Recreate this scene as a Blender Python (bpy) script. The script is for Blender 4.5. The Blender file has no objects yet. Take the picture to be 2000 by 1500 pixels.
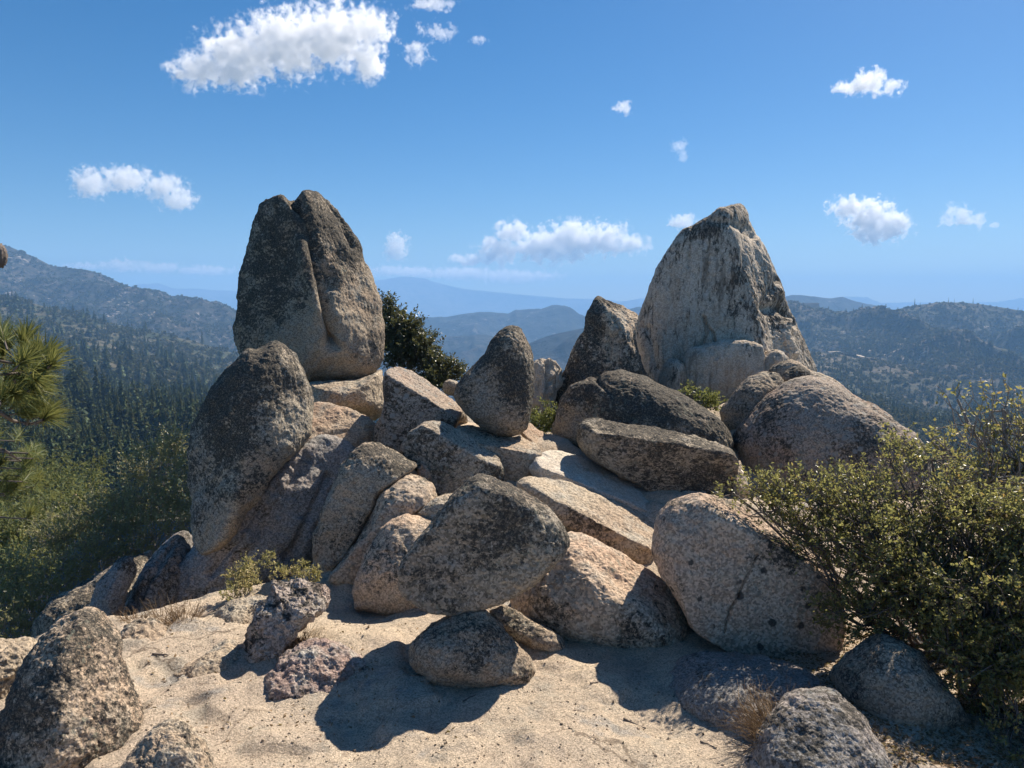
import bpy, math, random
import numpy as np
from math import radians, sin, cos, pi

S = bpy.context.scene
COL = S.collection

# ------------------------------------------------------------------ camera, sky, sun, exposure
H = 2.2
PITCH = radians(5.71)
SUN_AZ, SUN_EL = radians(40), radians(47)          # azimuth from +Y (view direction) towards +X
cam_d = bpy.data.cameras.new('camera'); cam = bpy.data.objects.new('camera', cam_d); COL.objects.link(cam)
cam.location = (0, 0, H); cam.rotation_euler = (pi/2 - PITCH, 0, 0)
cam_d.sensor_width = 36; cam_d.lens = 27; cam_d.clip_start = 0.05; cam_d.clip_end = 100000
S.camera = cam

W = bpy.data.worlds.new("World"); S.world = W; W.use_nodes = True
nt = W.node_tree; nt.nodes.clear()
sky = nt.nodes.new('ShaderNodeTexSky'); sky.sky_type = 'NISHITA'; sky.sun_disc = False
sky.sun_elevation = SUN_EL; sky.sun_rotation = SUN_AZ
sky.altitude = 1600; sky.air_density = 1.0; sky.dust_density = 1.2; sky.ozone_density = 2.5
bgn = nt.nodes.new('ShaderNodeBackground'); bgn.inputs['Strength'].default_value = 0.053
out = nt.nodes.new('ShaderNodeOutputWorld')
hs = nt.nodes.new('ShaderNodeHueSaturation'); hs.inputs['Saturation'].default_value = 1.42
nt.links.new(sky.outputs[0], hs.inputs['Color']); nt.links.new(hs.outputs[0], bgn.inputs[0]); nt.links.new(bgn.outputs[0], out.inputs[0])

sd = bpy.data.lights.new('sun', 'SUN'); sd.energy = 5.0; sd.angle = radians(0.5); sd.color = (1.0, 0.90, 0.77)
sun = bpy.data.objects.new('sun', sd); COL.objects.link(sun)
sun.rotation_euler = (pi/2 - SUN_EL, 0, -SUN_AZ + pi)
# lamp shines along its local -Z: turn that axis away from the sun's place in the sky
from mathutils import Vector
SDIR = Vector((sin(SUN_AZ)*cos(SUN_EL), cos(SUN_AZ)*cos(SUN_EL), sin(SUN_EL)))
sun.rotation_euler = (-SDIR).to_track_quat('-Z', 'Y').to_euler()

S.view_settings.view_transform = 'Standard'; S.view_settings.look = 'None'
S.view_settings.exposure = 0.95; S.view_settings.gamma = 1.0
S.render.engine = 'CYCLES'
S.cycles.use_denoising = True
S.cycles.max_bounces = 16; S.cycles.diffuse_bounces = 3; S.cycles.glossy_bounces = 2
S.cycles.transmission_bounces = 4; S.cycles.transparent_max_bounces = 8; S.cycles.volume_bounces = 12
S.cycles.volume_max_steps = 256

# ------------------------------------------------------------------ projection helpers
CAM = np.array([0, 0, H]); FX = np.array([1., 0, 0]); FF = np.array([0, cos(PITCH), -sin(PITCH)]); FU = np.array([0, sin(PITCH), cos(PITCH)])
def ray(px, py):
    px = np.asarray(px, float)[..., None]; py = np.asarray(py, float)[..., None]
    return FF + (px-1000)/1500*FX - (py-750)/1500*FU
def at(px, py, D):
    return CAM + ray(px, py)*np.asarray(D, float)[..., None]
def proj(P):
    q = P - CAM; d = q@FF; d = np.where(d < 1e-3, 1e-3, d)
    return 1000+1500*(q@FX)/d, 750-1500*(q@FU)/d, d

# ------------------------------------------------------------------ numpy noise
def _h(ix, iy, iz, s):
    n = (ix*374761393 + iy*668265263 + iz*2147483647 + s*974634777) & 0xffffffff
    n = ((n ^ (n >> 13))*1274126177) & 0xffffffff
    n = ((n ^ (n >> 16))*2246822519) & 0xffffffff
    return (n ^ (n >> 15)).astype(np.float64)/4294967295.0
def vnoise(P, s=0):
    P = np.asarray(P, float); I = np.floor(P).astype(np.int64); f = P-I; u = f*f*f*(f*(f*6-15)+10)
    r = 0
    for dx in (0, 1):
        for dy in (0, 1):
            for dz in (0, 1):
                w = (u[..., 0] if dx else 1-u[..., 0])*(u[..., 1] if dy else 1-u[..., 1])*(u[..., 2] if dz else 1-u[..., 2])
                r = r + w*_h(I[..., 0]+dx, I[..., 1]+dy, I[..., 2]+dz, s)
    return r*2-1
def fbm(P, o=4, s=0, g=0.5, lac=2.03):
    a = 1; r = 0; P = np.asarray(P, float); t = 0
    for k in range(o):
        r = r + a*vnoise(P + k*17.3, s+k); t += a; a *= g; P = P*lac
    return r/t*1.6
def ridged(P, o=4, s=0):
    a = 1; r = 0; P = np.asarray(P, float); t = 0
    for k in range(o):
        r = r + a*(1-np.abs(vnoise(P+k*11.1, s+k))*2.2); t += a; a *= .5; P = P*2.07
    return r/t

# ------------------------------------------------------------------ mesh helpers
def mk(name, V, F, mat, parent=None, smooth=True, attrs=None, midx=None, loc=None):
    """F: list of (n,k) face arrays"""
    V = np.asarray(V, np.float32).reshape(-1, 3)
    if loc is not None: V = V - np.asarray(loc, np.float32)
    if not isinstance(F, list): F = [F]
    F = [np.asarray(f, np.int32) for f in F if len(f)]
    me = bpy.data.meshes.new(name)
    me.vertices.add(len(V)); me.vertices.foreach_set('co', V.ravel())
    loops = np.concatenate([f.ravel() for f in F]); sizes = np.concatenate([np.full(len(f), f.shape[1], np.int32) for f in F])
    me.loops.add(len(loops)); me.loops.foreach_set('vertex_index', loops)
    me.polygons.add(len(sizes)); st = np.concatenate([[0], np.cumsum(sizes)[:-1]]).astype(np.int32)
    me.polygons.foreach_set('loop_start', st); me.polygons.foreach_set('loop_total', sizes)
    if smooth: me.polygons.foreach_set('use_smooth', np.ones(len(sizes), bool))
    mats = mat if isinstance(mat, (list, tuple)) else [mat]
    for m in mats: me.materials.append(m)
    if midx is not None: me.polygons.foreach_set('material_index', np.asarray(midx, np.int32))
    me.update(calc_edges=True)
    for k, v in (attrs or {}).items():
        a = me.attributes.new(k, 'FLOAT', 'POINT'); a.data.foreach_set('value', np.asarray(v, np.float32))
    o = bpy.data.objects.new(name, me); COL.objects.link(o)
    if loc is not None: o.location = [float(c) for c in loc]
    if parent is not None:
        o.parent = parent
        if loc is not None: o.location = [float(c) - p for c, p in zip(loc, parent.location)]
    return o
def tag(o, label, cat, group=None, kind=None):
    if label: o['label'] = label
    if cat: o['category'] = cat
    if group: o['group'] = group
    if kind: o['kind'] = kind
    return o
def thing(name, label, cat, loc, group=None):
    o = bpy.data.objects.new(name, None); COL.objects.link(o); o.location = [float(c) for c in loc]
    o.empty_display_size = 0.1
    return tag(o, label, cat, group)
def vnormals(V, T):
    n = np.cross(V[T[:, 1]]-V[T[:, 0]], V[T[:, 2]]-V[T[:, 0]]); N = np.zeros_like(V)
    for k in range(3): np.add.at(N, T[:, k], n)
    return N/np.maximum(np.linalg.norm(N, axis=1, keepdims=True), 1e-12)
_ico = {}
def ico(n):
    if n not in _ico:
        t = (1+5**.5)/2
        V = np.array([[-1,t,0],[1,t,0],[-1,-t,0],[1,-t,0],[0,-1,t],[0,1,t],[0,-1,-t],[0,1,-t],[t,0,-1],[t,0,1],[-t,0,-1],[-t,0,1]], float)
        V /= np.linalg.norm(V, axis=1, keepdims=True)
        T = np.array([[0,11,5],[0,5,1],[0,1,7],[0,7,10],[0,10,11],[1,5,9],[5,11,4],[11,10,2],[10,7,6],[7,1,8],[3,9,4],[3,4,2],[3,2,6],[3,6,8],[3,8,9],[4,9,5],[2,4,11],[6,2,10],[8,6,7],[9,8,1]])
        for _ in range(n):
            E = np.sort(np.concatenate([T[:, [0, 1]], T[:, [1, 2]], T[:, [2, 0]]]), axis=1)
            key = E[:, 0]*(len(V)+1)+E[:, 1]; u, inv = np.unique(key, return_inverse=True)
            a = u//(len(V)+1); b = u % (len(V)+1); M = V[a]+V[b]; M /= np.linalg.norm(M, axis=1, keepdims=True)
            inv = inv.reshape(-1)+len(V); m = len(T); ab, bc, ca = inv[:m], inv[m:2*m], inv[2*m:]
            V = np.concatenate([V, M])
            T = np.concatenate([np.stack([T[:, 0], ab, ca], 1), np.stack([T[:, 1], bc, ab], 1), np.stack([T[:, 2], ca, bc], 1), np.stack([ab, bc, ca], 1)])
        _ico[n] = (V, T)
    return _ico[n]

# ------------------------------------------------------------------ materials
class NB:
    def __init__(s, name):
        s.m = bpy.data.materials.new(name); s.m.use_nodes = True; s.t = s.m.node_tree; s.t.nodes.clear()
        s.out = s.t.nodes.new('ShaderNodeOutputMaterial')
    def n(s, ty, **kw):
        d = s.t.nodes.new(ty)
        for k, v in kw.items(): setattr(d, k, v)
        return d
    def L(s, a, b): s.t.links.new(a, b)
    def put(s, sock, v):
        if hasattr(v, 'is_output'): s.L(v, sock)
        elif v is not None: sock.default_value = v
    def coord(s, w='Object'): return s.n('ShaderNodeTexCoord').outputs[w]
    def scale(s, v, sc):
        d = s.n('ShaderNodeMapping'); s.L(v, d.inputs[0]); d.inputs['Scale'].default_value = sc; return d.outputs[0]
    def noise(s, v, sc, det=4, rough=.55, dist=0, lac=2):
        d = s.n('ShaderNodeTexNoise'); s.put(d.inputs['Vector'], v); d.inputs['Scale'].default_value = sc
        d.inputs['Detail'].default_value = det; d.inputs['Roughness'].default_value = rough; d.inputs['Distortion'].default_value = dist
        return d.outputs['Fac']
    def vor(s, v, sc, f='F1', out='Distance', rnd=1):
        d = s.n('ShaderNodeTexVoronoi', feature=f); s.put(d.inputs['Vector'], v); d.inputs['Scale'].default_value = sc
        return d.outputs[out]
    def math(s, op, a, b=None, c=None, clamp=False):
        d = s.n('ShaderNodeMath', operation=op, use_clamp=clamp); s.put(d.inputs[0], a)
        if b is not None: s.put(d.inputs[1], b)
        if c is not None: s.put(d.inputs[2], c)
        return d.outputs[0]
    def ss(s, v, a, b, o0=0., o1=1.):
        d = s.n('ShaderNodeMapRange', interpolation_type='SMOOTHSTEP'); s.put(d.inputs[0], v); s.put(d.inputs[1], a); s.put(d.inputs[2], b)
        d.inputs[3].default_value = o0; d.inputs[4].default_value = o1; return d.outputs[0]
    def mix(s, f, a, b, mode='MIX'):
        d = s.n('ShaderNodeMix', data_type='RGBA', blend_type=mode); s.put(d.inputs[0], f)
        for k, v in ((6, a), (7, b)):
            s.put(d.inputs[k], (*v, 1) if isinstance(v, tuple) and len(v) == 3 else v)
        return d.outputs[2]
    def ramp(s, v, pts):
        d = s.n('ShaderNodeValToRGB'); s.L(v, d.inputs[0]); e = d.color_ramp.elements
        while len(e) < len(pts): e.new(0.5)
        for k, (p, c) in enumerate(pts): e[k].position = p; e[k].color = (*c, 1)
        return d.outputs[0]
    def attr(s, name): return s.n('ShaderNodeAttribute', attribute_name=name).outputs['Fac']
    def bump(s, h, strength, dist, nrm=None):
        d = s.n('ShaderNodeBump'); s.put(d.inputs['Height'], h); d.inputs['Strength'].default_value = strength; d.inputs['Distance'].default_value = dist
        if nrm is not None: s.L(nrm, d.inputs['Normal'])
        return d.outputs[0]
    def bsdf(s, col, rough=.9, nrm=None, spec=.25):
        d = s.n('ShaderNodeBsdfPrincipled'); s.put(d.inputs['Base Color'], (*col, 1) if isinstance(col, tuple) else col)
        s.put(d.inputs['Roughness'], rough); d.inputs['Specular IOR Level'].default_value = spec
        if nrm is not None: s.L(nrm, d.inputs['Normal'])
        s.L(d.outputs[0], s.out.inputs[0]); return d

def rock_mat(name, A, B, C, dark=(.038,.037,.034), lich=(.21,.22,.17), dscale=36, seed=0., stretch=(1,1,1), grain=1., spots=False, bump=1., streak=False):
    b = NB(name); v0 = b.coord(); d = b.n('ShaderNodeVectorMath', operation='ADD'); b.L(v0, d.inputs[0])
    oi = b.n('ShaderNodeObjectInfo'); cb = b.n('ShaderNodeCombineXYZ'); r10 = b.math('MULTIPLY', oi.outputs['Random'], 37.)
    for k in range(3): b.L(r10, cb.inputs[k])
    b.L(cb.outputs[0], d.inputs[1]); sc_ = b.n('ShaderNodeVectorMath', operation='SCALE'); b.L(d.outputs[0], sc_.inputs[0]); b.L(b.math('ADD', .72, b.math('MULTIPLY', b.math('FRACT', b.math('MULTIPLY', oi.outputs['Random'], 7.3)), .6)), sc_.inputs['Scale']); v = sc_.outputs[0]; vs = b.scale(v, stretch)
    big = b.noise(v, 1.6, 3, .5); mid = b.noise(vs, 6, 5, .6)
    c = b.mix(b.ss(big, .38, .62), A, B); c = b.mix(b.ss(mid, .45, .7), c, C)
    # mineral grain
    cell = b.n('ShaderNodeTexVoronoi'); b.L(v, cell.inputs['Vector']); cell.inputs['Scale'].default_value = 95
    cs = b.n('ShaderNodeSeparateColor'); b.L(cell.outputs['Color'], cs.inputs[0])
    g = b.ss(cs.outputs[0], 0., 1., 1-.38*grain, 1+.42*grain)
    gg = b.n('ShaderNodeCombineColor'); [b.L(g, gg.inputs[k]) for k in range(3)]
    c = b.mix(1., c, gg.outputs[0], 'MULTIPLY')
    vr = b.math('ADD', .86, b.math('MULTIPLY', b.math('FRACT', b.math('MULTIPLY', oi.outputs['Random'], 13.7)), .28)); vg = b.n('ShaderNodeCombineColor'); [b.L(vr, vg.inputs[k]) for k in range(3)]; c = b.mix(1., c, vg.outputs[0], 'MULTIPLY')
    # lichen and desert varnish, cover set per vertex; also thinned to paint a sunlit top
    a = b.attr('lichen')
    n1 = b.noise(vs, dscale, 7, .68, .4); n2 = b.noise(vs, 4.2, 4, .6)
    n3 = b.noise(v, 120, 3, .6)
    patch = b.noise(v, 2.1, 5, .62)
    cov = b.math('ADD', b.math('MULTIPLY', n1, .62), b.math('ADD', b.math('MULTIPLY', n2, .26), b.math('MULTIPLY', n3, .16)))
    cov = b.math('ADD', cov, b.math('MULTIPLY', b.math('SUBTRACT', patch, .5), .24))
    thr = b.math('SUBTRACT', .735, b.math('MULTIPLY', a, .36))
    dif = b.math('SUBTRACT', cov, thr)
    c = b.mix(b.math('MULTIPLY', b.ss(dif, -.035, .035), .72), c, (.108,.09,.066))
    brk = b.ss(b.noise(vs, dscale*2.1, 5, .72), .41, .52)
    c = b.mix(b.math('MULTIPLY', b.math('MULTIPLY', b.ss(dif, .0, .05), brk), .9), c, dark)
    # pale grey-green lichen
    if streak:
        sk = b.noise(b.scale(v, (1, 1, .06)), 12, 6, .7, .2); s2 = b.noise(v, 1.7, 3, .5)
        c = b.mix(b.math('MULTIPLY', b.ss(b.math('ADD', sk, b.math('MULTIPLY', s2, .3)), .70, .79), .6), c, (.12,.095,.07))
        sk = b.noise(b.scale(v, (1, 1, .06)), 11, 5, .7, .2)
        c = b.mix(b.math('MULTIPLY', b.ss(sk, .56, .66), .6), c, (.52,.47,.39))
    l1 = b.noise(b.scale(v, (1.13, 1.07, .97)), dscale*.72, 6, .7, .6); l2 = b.noise(v, 2.6, 3, .5)
    lc = b.math('ADD', b.math('MULTIPLY', l1, .8), b.math('MULTIPLY', l2, .35))
    c = b.mix(b.math('MULTIPLY', b.ss(lc, .66, .73), .6), c, lich)
    if spots:
        sv = b.vor(v, 9.); sn = b.noise(v, 22, 4, .6); s2 = b.math('ADD', sv, b.math('MULTIPLY', sn, .35))
        c = b.mix(b.math('MULTIPLY', b.ss(s2, .41, .35), .85), c, spots)
    h1 = b.noise(vs, 14, 8, .62); h2 = b.noise(v, 85, 5, .65)
    n = b.bump(h1, .75*bump, .035); n = b.bump(h2, .85*bump, .009, n); n = b.bump(dif, .25, .01, n)
    b.bsdf(c, .92, n, .18); return b.m

M = {}
M['granite'] = rock_mat('granite', (.38,.31,.225), (.34,.26,.185), (.32,.285,.23))
M['grey_granite'] = rock_mat('grey_granite', (.33,.28,.21), (.31,.245,.18), (.27,.245,.205))
M['pink_granite'] = rock_mat('pink_granite', (.41,.315,.225), (.38,.27,.19), (.37,.31,.24))
M['spotted_granite'] = rock_mat('spotted_granite', (.43,.325,.24), (.39,.285,.205), (.39,.325,.25), spots=(.032,.033,.032))
M['patch_granite'] = rock_mat('patch_granite', (.35,.285,.225), (.36,.26,.195), (.29,.26,.22), spots=(.30,.285,.25))
M['pale_granite'] = rock_mat('pale_granite', (.55,.49,.40), (.48,.41,.33), (.57,.52,.44), grain=.6, dscale=20)
M['spire_granite'] = rock_mat('spire_granite', (.42,.35,.27), (.46,.39,.305), (.36,.285,.21), dscale=26, stretch=(1.5,1.5,.45), grain=.6, streak=True)
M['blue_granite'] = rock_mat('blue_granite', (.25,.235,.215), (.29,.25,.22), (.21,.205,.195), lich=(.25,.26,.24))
M['crusty_granite'] = rock_mat('crusty_granite', (.48,.40,.34), (.42,.30,.25), (.5,.46,.4), bump=2.0, dscale=16)

# ------------------------------------------------------------------ boulders
GROUND_CTRL = []
def boulder(name, label, cat, pts, D, T, mat='granite', n=2.3, amp=.018, lichen=.5, cuts=(), k=12, grooves=(), zones=(), facets=5, res=6,
            ground=True, top=.12, under=.25, seed=None, fac_d=(.84,.97), sm=1.4, amp2=1., group=None, flute=0., sink=14, half=False, flat=False):
    seed = seed if seed is not None else (sum(map(ord, label)) % 9973); rng = np.random.default_rng(seed)
    P = np.array(pts, float)
    if half:                      # half-buried: the ground passes through the middle of the body
        yb1 = P[:, 1].max(); sp, cp = sin(PITCH), cos(PITCH); T0 = T[0] if isinstance(T, tuple) else T
        Hg = H-.01; Df = Hg/(sp+(yb1-750)/1500*cp); D = Df+T0*.85; yb = 750+1500*(Hg/D-sp)/cp; yb = max(yb, P[:, 1].min()+.45*(yb1-P[:, 1].min())); D = Hg/(sp+(yb-750)/1500*cp)
        Q_ = []
        for i_ in range(len(P)):
            a_, b_ = P[i_], P[(i_+1) % len(P)]
            if a_[1] <= yb: Q_.append(a_)
            if (a_[1] <= yb) != (b_[1] <= yb): Q_.append(a_+(b_-a_)*(yb-a_[1])/(b_[1]-a_[1]))
        Q_ = np.array(Q_); o_ = np.argmin(Q_[:, 0]); th_ = np.arctan2(Q_[:, 1]-yb-1, Q_[:, 0]-Q_[:, 0].mean()); Q_ = Q_[np.argsort(th_)]
        low = Q_[Q_[:, 1] < yb-.5][::-1].copy(); low[:, 1] = 2*yb-low[:, 1]; P = np.concatenate([Q_, low]); ground = False
    x0, y0 = P.min(0); x1, y1 = P.max(0)
    if ground and y1 > 1150: P[:, 1] += sink*np.clip((P[:, 1]-(y0+y1)/2)/((y1-y0)/2), 0, 1)**2
    # centroid of polygon
    xx, yy = P[:, 0], P[:, 1]; xn, yn = np.roll(xx, -1), np.roll(yy, -1); cr = xx*yn-xn*yy; A = cr.sum()/2
    cx = ((xx+xn)*cr).sum()/(6*A); cy = ((yy+yn)*cr).sum()/(6*A)
    c = at(cx, cy, D); w = (c-CAM)/np.linalg.norm(c-CAM); dist = np.linalg.norm(c-CAM)
    a = np.cross(w, [0, 0, 1]); a /= np.linalg.norm(a); b = np.cross(a, w)
    R = ray(P[:, 0], P[:, 1]); Q = CAM + R*(dist/(R@w))[:, None]; q = np.stack([(Q-c)@a, (Q-c)@b], 1)
    if flat:                      # low ledge: the outline lies on the ground, thickness goes up
        r3 = ray(P[:, 0], P[:, 1]); g3 = CAM+r3*((H-.04)/-r3[:, 2])[:, None]; c = g3.mean(0); c[2] = .03; ground = False
        a = np.array([1., 0, 0]); b = np.array([0, 1., 0]); w = np.array([0, 0, -1.]); q = (g3-c)[:, :2]
    NT = 720; th = np.arange(NT)*2*pi/NT; dx, dy = np.cos(th)[:, None], np.sin(th)[:, None]
    p0 = q; e = np.roll(q, -1, 0)-q; den = dx*e[:, 1]-dy*e[:, 0]; den = np.where(np.abs(den) < 1e-9, 1e-9, den)
    t = (p0[:, 0]*e[:, 1]-p0[:, 1]*e[:, 0])/den; s = (p0[:, 0]*dy-p0[:, 1]*dx)/den
    t = np.where((s >= -1e-6) & (s <= 1+1e-6) & (t > 0), t, 0); r = t.max(1); r = np.where(r <= 0, r[r > 0].mean(), r)
    kk = np.exp(-.5*(np.arange(-8, 9)/(sm*1.6))**2); kk /= kk.sum(); r = sum(kk[j]*np.roll(r, j-8) for j in range(17))
    Tf, Tb = (T if isinstance(T, tuple) else (T, T))
    DV, TR = ico(res)
    sx, sy = (q[:, 0].max()-q[:, 0].min())/2, (q[:, 1].max()-q[:, 1].min())/2
    U = DV*np.array([sx, sy, (Tf+Tb)/2])**.75; U /= np.linalg.norm(U, axis=1, keepdims=True)
    ang = np.arctan2(U[:, 1], U[:, 0]) % (2*pi); fi = ang/(2*pi)*NT; i0 = np.floor(fi).astype(int); f = fi-i0
    rr = r[i0 % NT]*(1-f)+r[(i0+1) % NT]*f; rho = np.hypot(U[:, 0], U[:, 1]); TT = np.where(U[:, 2] < 0, Tf, Tb)
    def body(rho, rr, wz, TT): return ((rho/rr)**n+(np.abs(wz)/TT)**n)**(-1/n)
    t0 = body(rho, rr, U[:, 2], TT); inv = t0**-k
    planes = []
    for cu in cuts:
        p3 = [at(q_[0], q_[1], D+q_[2]) for q_ in cu if q_[0] != 'v']
        if cu[-1][0] == 'v': p3.append(p3[0]+np.array(cu[-1][1:], float)*.5)
        pp = np.array(p3)-c; pp = np.stack([pp@a, pp@b, pp@w], 1)
        nn = np.cross(pp[1]-pp[0], pp[2]-pp[0]); nn /= np.linalg.norm(nn); hh = nn@pp[0]
        if hh < 0: nn, hh = -nn, -hh
        planes.append((nn, max(hh, .02*sx)))
    for _ in range(facets):
        z = -rng.uniform(.45, .97) if rng.random() < .8 else rng.uniform(.5, .9); ph = rng.uniform(0, 2*pi); s_ = (1-z*z)**.5
        nn = np.array([s_*cos(ph), s_*sin(ph), z]); nn = nn/np.array([sx, sy, (Tf if z < 0 else Tb)]); nn /= np.linalg.norm(nn)
        an = (math.atan2(nn[1], nn[0]) % (2*pi))/(2*pi)*NT; r_ = r[int(an) % NT]
        # support distance of the ellipsoid with these radii
        hh = math.sqrt((math.hypot(nn[0], nn[1])*r_)**2+(nn[2]*(Tf if z < 0 else Tb))**2)
        planes.append((nn, hh*rng.uniform(*fac_d)))
    for nn, hh in planes:
        un = U@nn; ok = un > 1e-4
        inv = inv+np.where(ok, (hh/np.where(ok, un, 1))**-float(k), 0)
    tt = inv**(-1/k)
    Lc = U*tt[:, None]
    X = Lc@np.stack([a, b, w])
    size = (sx*sy)**.5
    N = vnormals(X, TR)
    if (N*X).sum() < 0: N = -N; TR = TR[:, ::-1]
    off = rng.uniform(-50, 50, 3)
    G = X*1.0
    d = size*amp*2.2*fbm((G+off)/(size*.75), 3, 1)+size*amp*1.3*fbm((G+off)/(size*.22), 4, 5)
    d += (.006*amp2)*fbm((G+off)*14, 3, 9)+.0036*amp2*fbm((G+off)*45, 3, 13)+.010*amp2*np.minimum(ridged((G+off)*3.1, 3, 15)-.55, 0)-.007*amp2*np.clip(ridged((G+off)*7.5, 2, 19)-.62, 0, 1)*2
    if flute: d += flute*fbm((G+off)*np.array([9., 9., .9]), 4, 21)
    X = X+N*d[:, None]
    if grooves:
        px, py, _ = proj(X+c); front = np.clip(-(N@w)*2.5+.35, 0, 1)
        for line, width, depth in grooves:
            Lp = np.array(line, float); dm = np.full(len(X), 1e9)
            jit = 3*fbm(G*6+off, 3, 31); pxj, pyj = px+jit, py+jit*.7
            for i in range(len(Lp)-1):
                s0, s1 = Lp[i], Lp[i+1]; v = s1-s0; L2 = (v@v) or 1
                u = np.clip(((pxj-s0[0])*v[0]+(pyj-s0[1])*v[1])/L2, 0, 1)
                dm = np.minimum(dm, np.hypot(pxj-s0[0]-u*v[0], pyj-s0[1]-u*v[1]))
            X = X - N*(depth*np.exp(-(dm/width)**2)*front)[:, None]
    N = vnormals(X, TR)
    li = lichen + top*N[:, 2] + np.where(N[:, 2] < 0, under*N[:, 2], 0) + .10*fbm((G+off)/(size*.5), 3, 41)
    px, py, _ = proj(X+c)
    for zx, zy, zr, dv in zones:
        li = li+dv*np.exp(-(((px-zx)**2+(py-zy)**2)/zr**2))
    o = mk(name, X, TR, M[mat], attrs={'lichen': np.clip(li, -.5, 1.4)})
    o.location = [float(c[0]), float(c[1]), float(c[2]) ]
    tag(o, label, cat, group)
    if ground:
        zb = at(cx, y1, D)[2]; GROUND_CTRL.append((c[0], c[1], zb+.085)); 
    return o

# ------------------------------------------------------------------ the rock pile (outlines in photo pixels, each at its own distance)
R = boulder
R('rock_spire', 'tall egg-shaped spire split by a deep cleft, standing on a round pedestal', 'rock spire',
  [(513,387),(520,382),(527,386),(530,382),(547,379),(560,381),(571,386),(575,377),(583,372),(597,369),(623,373),(647,387),(667,407),(687,430),(700,457),(713,490),(727,523),(740,557),(748,593),(752,640),(750,690),(740,723),(727,738),(697,741),(647,746),(613,746),(560,744),(500,735),(470,718),(453,695),(443,672),(437,652),(447,635),(457,600),(460,540),(467,500),(477,457),(482,440),(490,418),(500,400)],
  9.2, (.72,.8), n=2.2, lichen=0.68, res=7, k=14, facets=3, under=.9, top=.05, amp=.014, ground=False, sm=1.0,
  cuts=[((455,600,.05),(590,420,-.62),(640,720,-.62)), ((600,400,-.5),(660,700,-.6),(750,640,.15))],
  grooves=[([(573,380),(586,410),(600,455)],9,.48),([(600,455),(612,505),(622,545),(636,600),(648,650),(652,672)],11,.22),([(600,460),(625,490),(640,520),(650,560)],7,.07),
           ([(583,400),(620,420),(650,450),(672,490)],14,-.03),([(590,470),(606,540),(625,600)],12,-.05),([(640,385),(668,430),(690,480)],6,.05),([(520,388),(530,420),(534,470)],7,.03),([(590,590),(612,605),(622,640)],5,.02)],
  zones=[(560,500,95,.14),(500,600,90,.12),(640,640,65,-.22),(580,690,80,-.35),(690,640,60,-.15),(710,440,60,.15),(690,560,50,-.15)])
R('boulder', 'big dark boulder leaning left below the split spire, pointed nub on top', 'boulder',
  [(485,680),(500,681),(517,674),(530,665),(543,663),(560,672),(577,693),(590,720),(607,753),(612,783),(615,823),(612,848),(590,873),(560,900),(530,938),(510,975),(480,1010),(455,1045),(435,1070),(410,1083),(390,1085),(375,1070),(368,1040),(360,1000),(355,950),(354,900),(358,860),(370,830),(390,795),(410,765),(430,735),(450,710),(470,690)],
  6.85, (.5,.5), n=2.3, lichen=.72, res=7, facets=2, under=.8, cuts=[((360,900,0),(520,690,-.45),(430,1060,-.42))], sm=1.0,
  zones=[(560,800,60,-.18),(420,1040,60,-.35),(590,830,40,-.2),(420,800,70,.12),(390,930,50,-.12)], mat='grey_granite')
R('boulder', 'round pedestal rock directly beneath the split spire', 'boulder',
  [(596,748),(640,745),(700,741),(730,730),(744,722),(750,745),(752,790),(746,814),(724,825),(690,822),(650,815),(600,810),(590,780)], 9.05, (.75,.8), lichen=.35, top=.1, facets=2)
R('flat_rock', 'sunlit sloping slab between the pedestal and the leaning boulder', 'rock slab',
  [(590,790),(620,782),(640,783),(680,795),(720,815),(745,835),(742,880),(700,915),(650,920),(600,905),(570,860)], 7.75, (.5,.6), lichen=.12, mat='pink_granite', facets=1,
  cuts=[((600,800,-.1),(735,835,-.25),(660,865,-.45))], grooves=[([(640,850),(680,838),(730,835)],3,.02)])
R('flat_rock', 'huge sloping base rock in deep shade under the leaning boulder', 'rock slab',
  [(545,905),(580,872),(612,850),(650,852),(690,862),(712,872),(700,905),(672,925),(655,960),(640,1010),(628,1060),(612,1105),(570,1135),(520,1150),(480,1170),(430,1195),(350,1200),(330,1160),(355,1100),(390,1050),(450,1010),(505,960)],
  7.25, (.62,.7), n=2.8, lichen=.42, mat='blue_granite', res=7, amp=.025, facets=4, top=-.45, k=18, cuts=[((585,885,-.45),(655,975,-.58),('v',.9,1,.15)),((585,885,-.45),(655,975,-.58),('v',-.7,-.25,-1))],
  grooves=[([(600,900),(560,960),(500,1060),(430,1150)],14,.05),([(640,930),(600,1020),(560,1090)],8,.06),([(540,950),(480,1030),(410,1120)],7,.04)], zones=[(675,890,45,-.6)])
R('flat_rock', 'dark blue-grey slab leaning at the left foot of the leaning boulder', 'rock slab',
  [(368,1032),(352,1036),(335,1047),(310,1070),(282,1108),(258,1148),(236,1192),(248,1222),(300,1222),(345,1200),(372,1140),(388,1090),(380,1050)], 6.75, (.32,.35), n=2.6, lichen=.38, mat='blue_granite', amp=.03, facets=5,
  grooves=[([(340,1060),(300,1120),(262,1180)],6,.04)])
R('boulder', 'small pointed fin of rock with a sunlit tip at the left edge of the pile', 'boulder',
  [(262,1073),(268,1078),(272,1092),(270,1112),(250,1150),(238,1190),(225,1215),(190,1215),(168,1200),(185,1150),(205,1120),(228,1098),(245,1085)], 6.3, (.2,.2), n=2.2, lichen=.4, mat='blue_granite', res=6, amp=.03, cuts=[((262,1074,-.1),(268,1110,-.05),(240,1140,-.16))])
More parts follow.
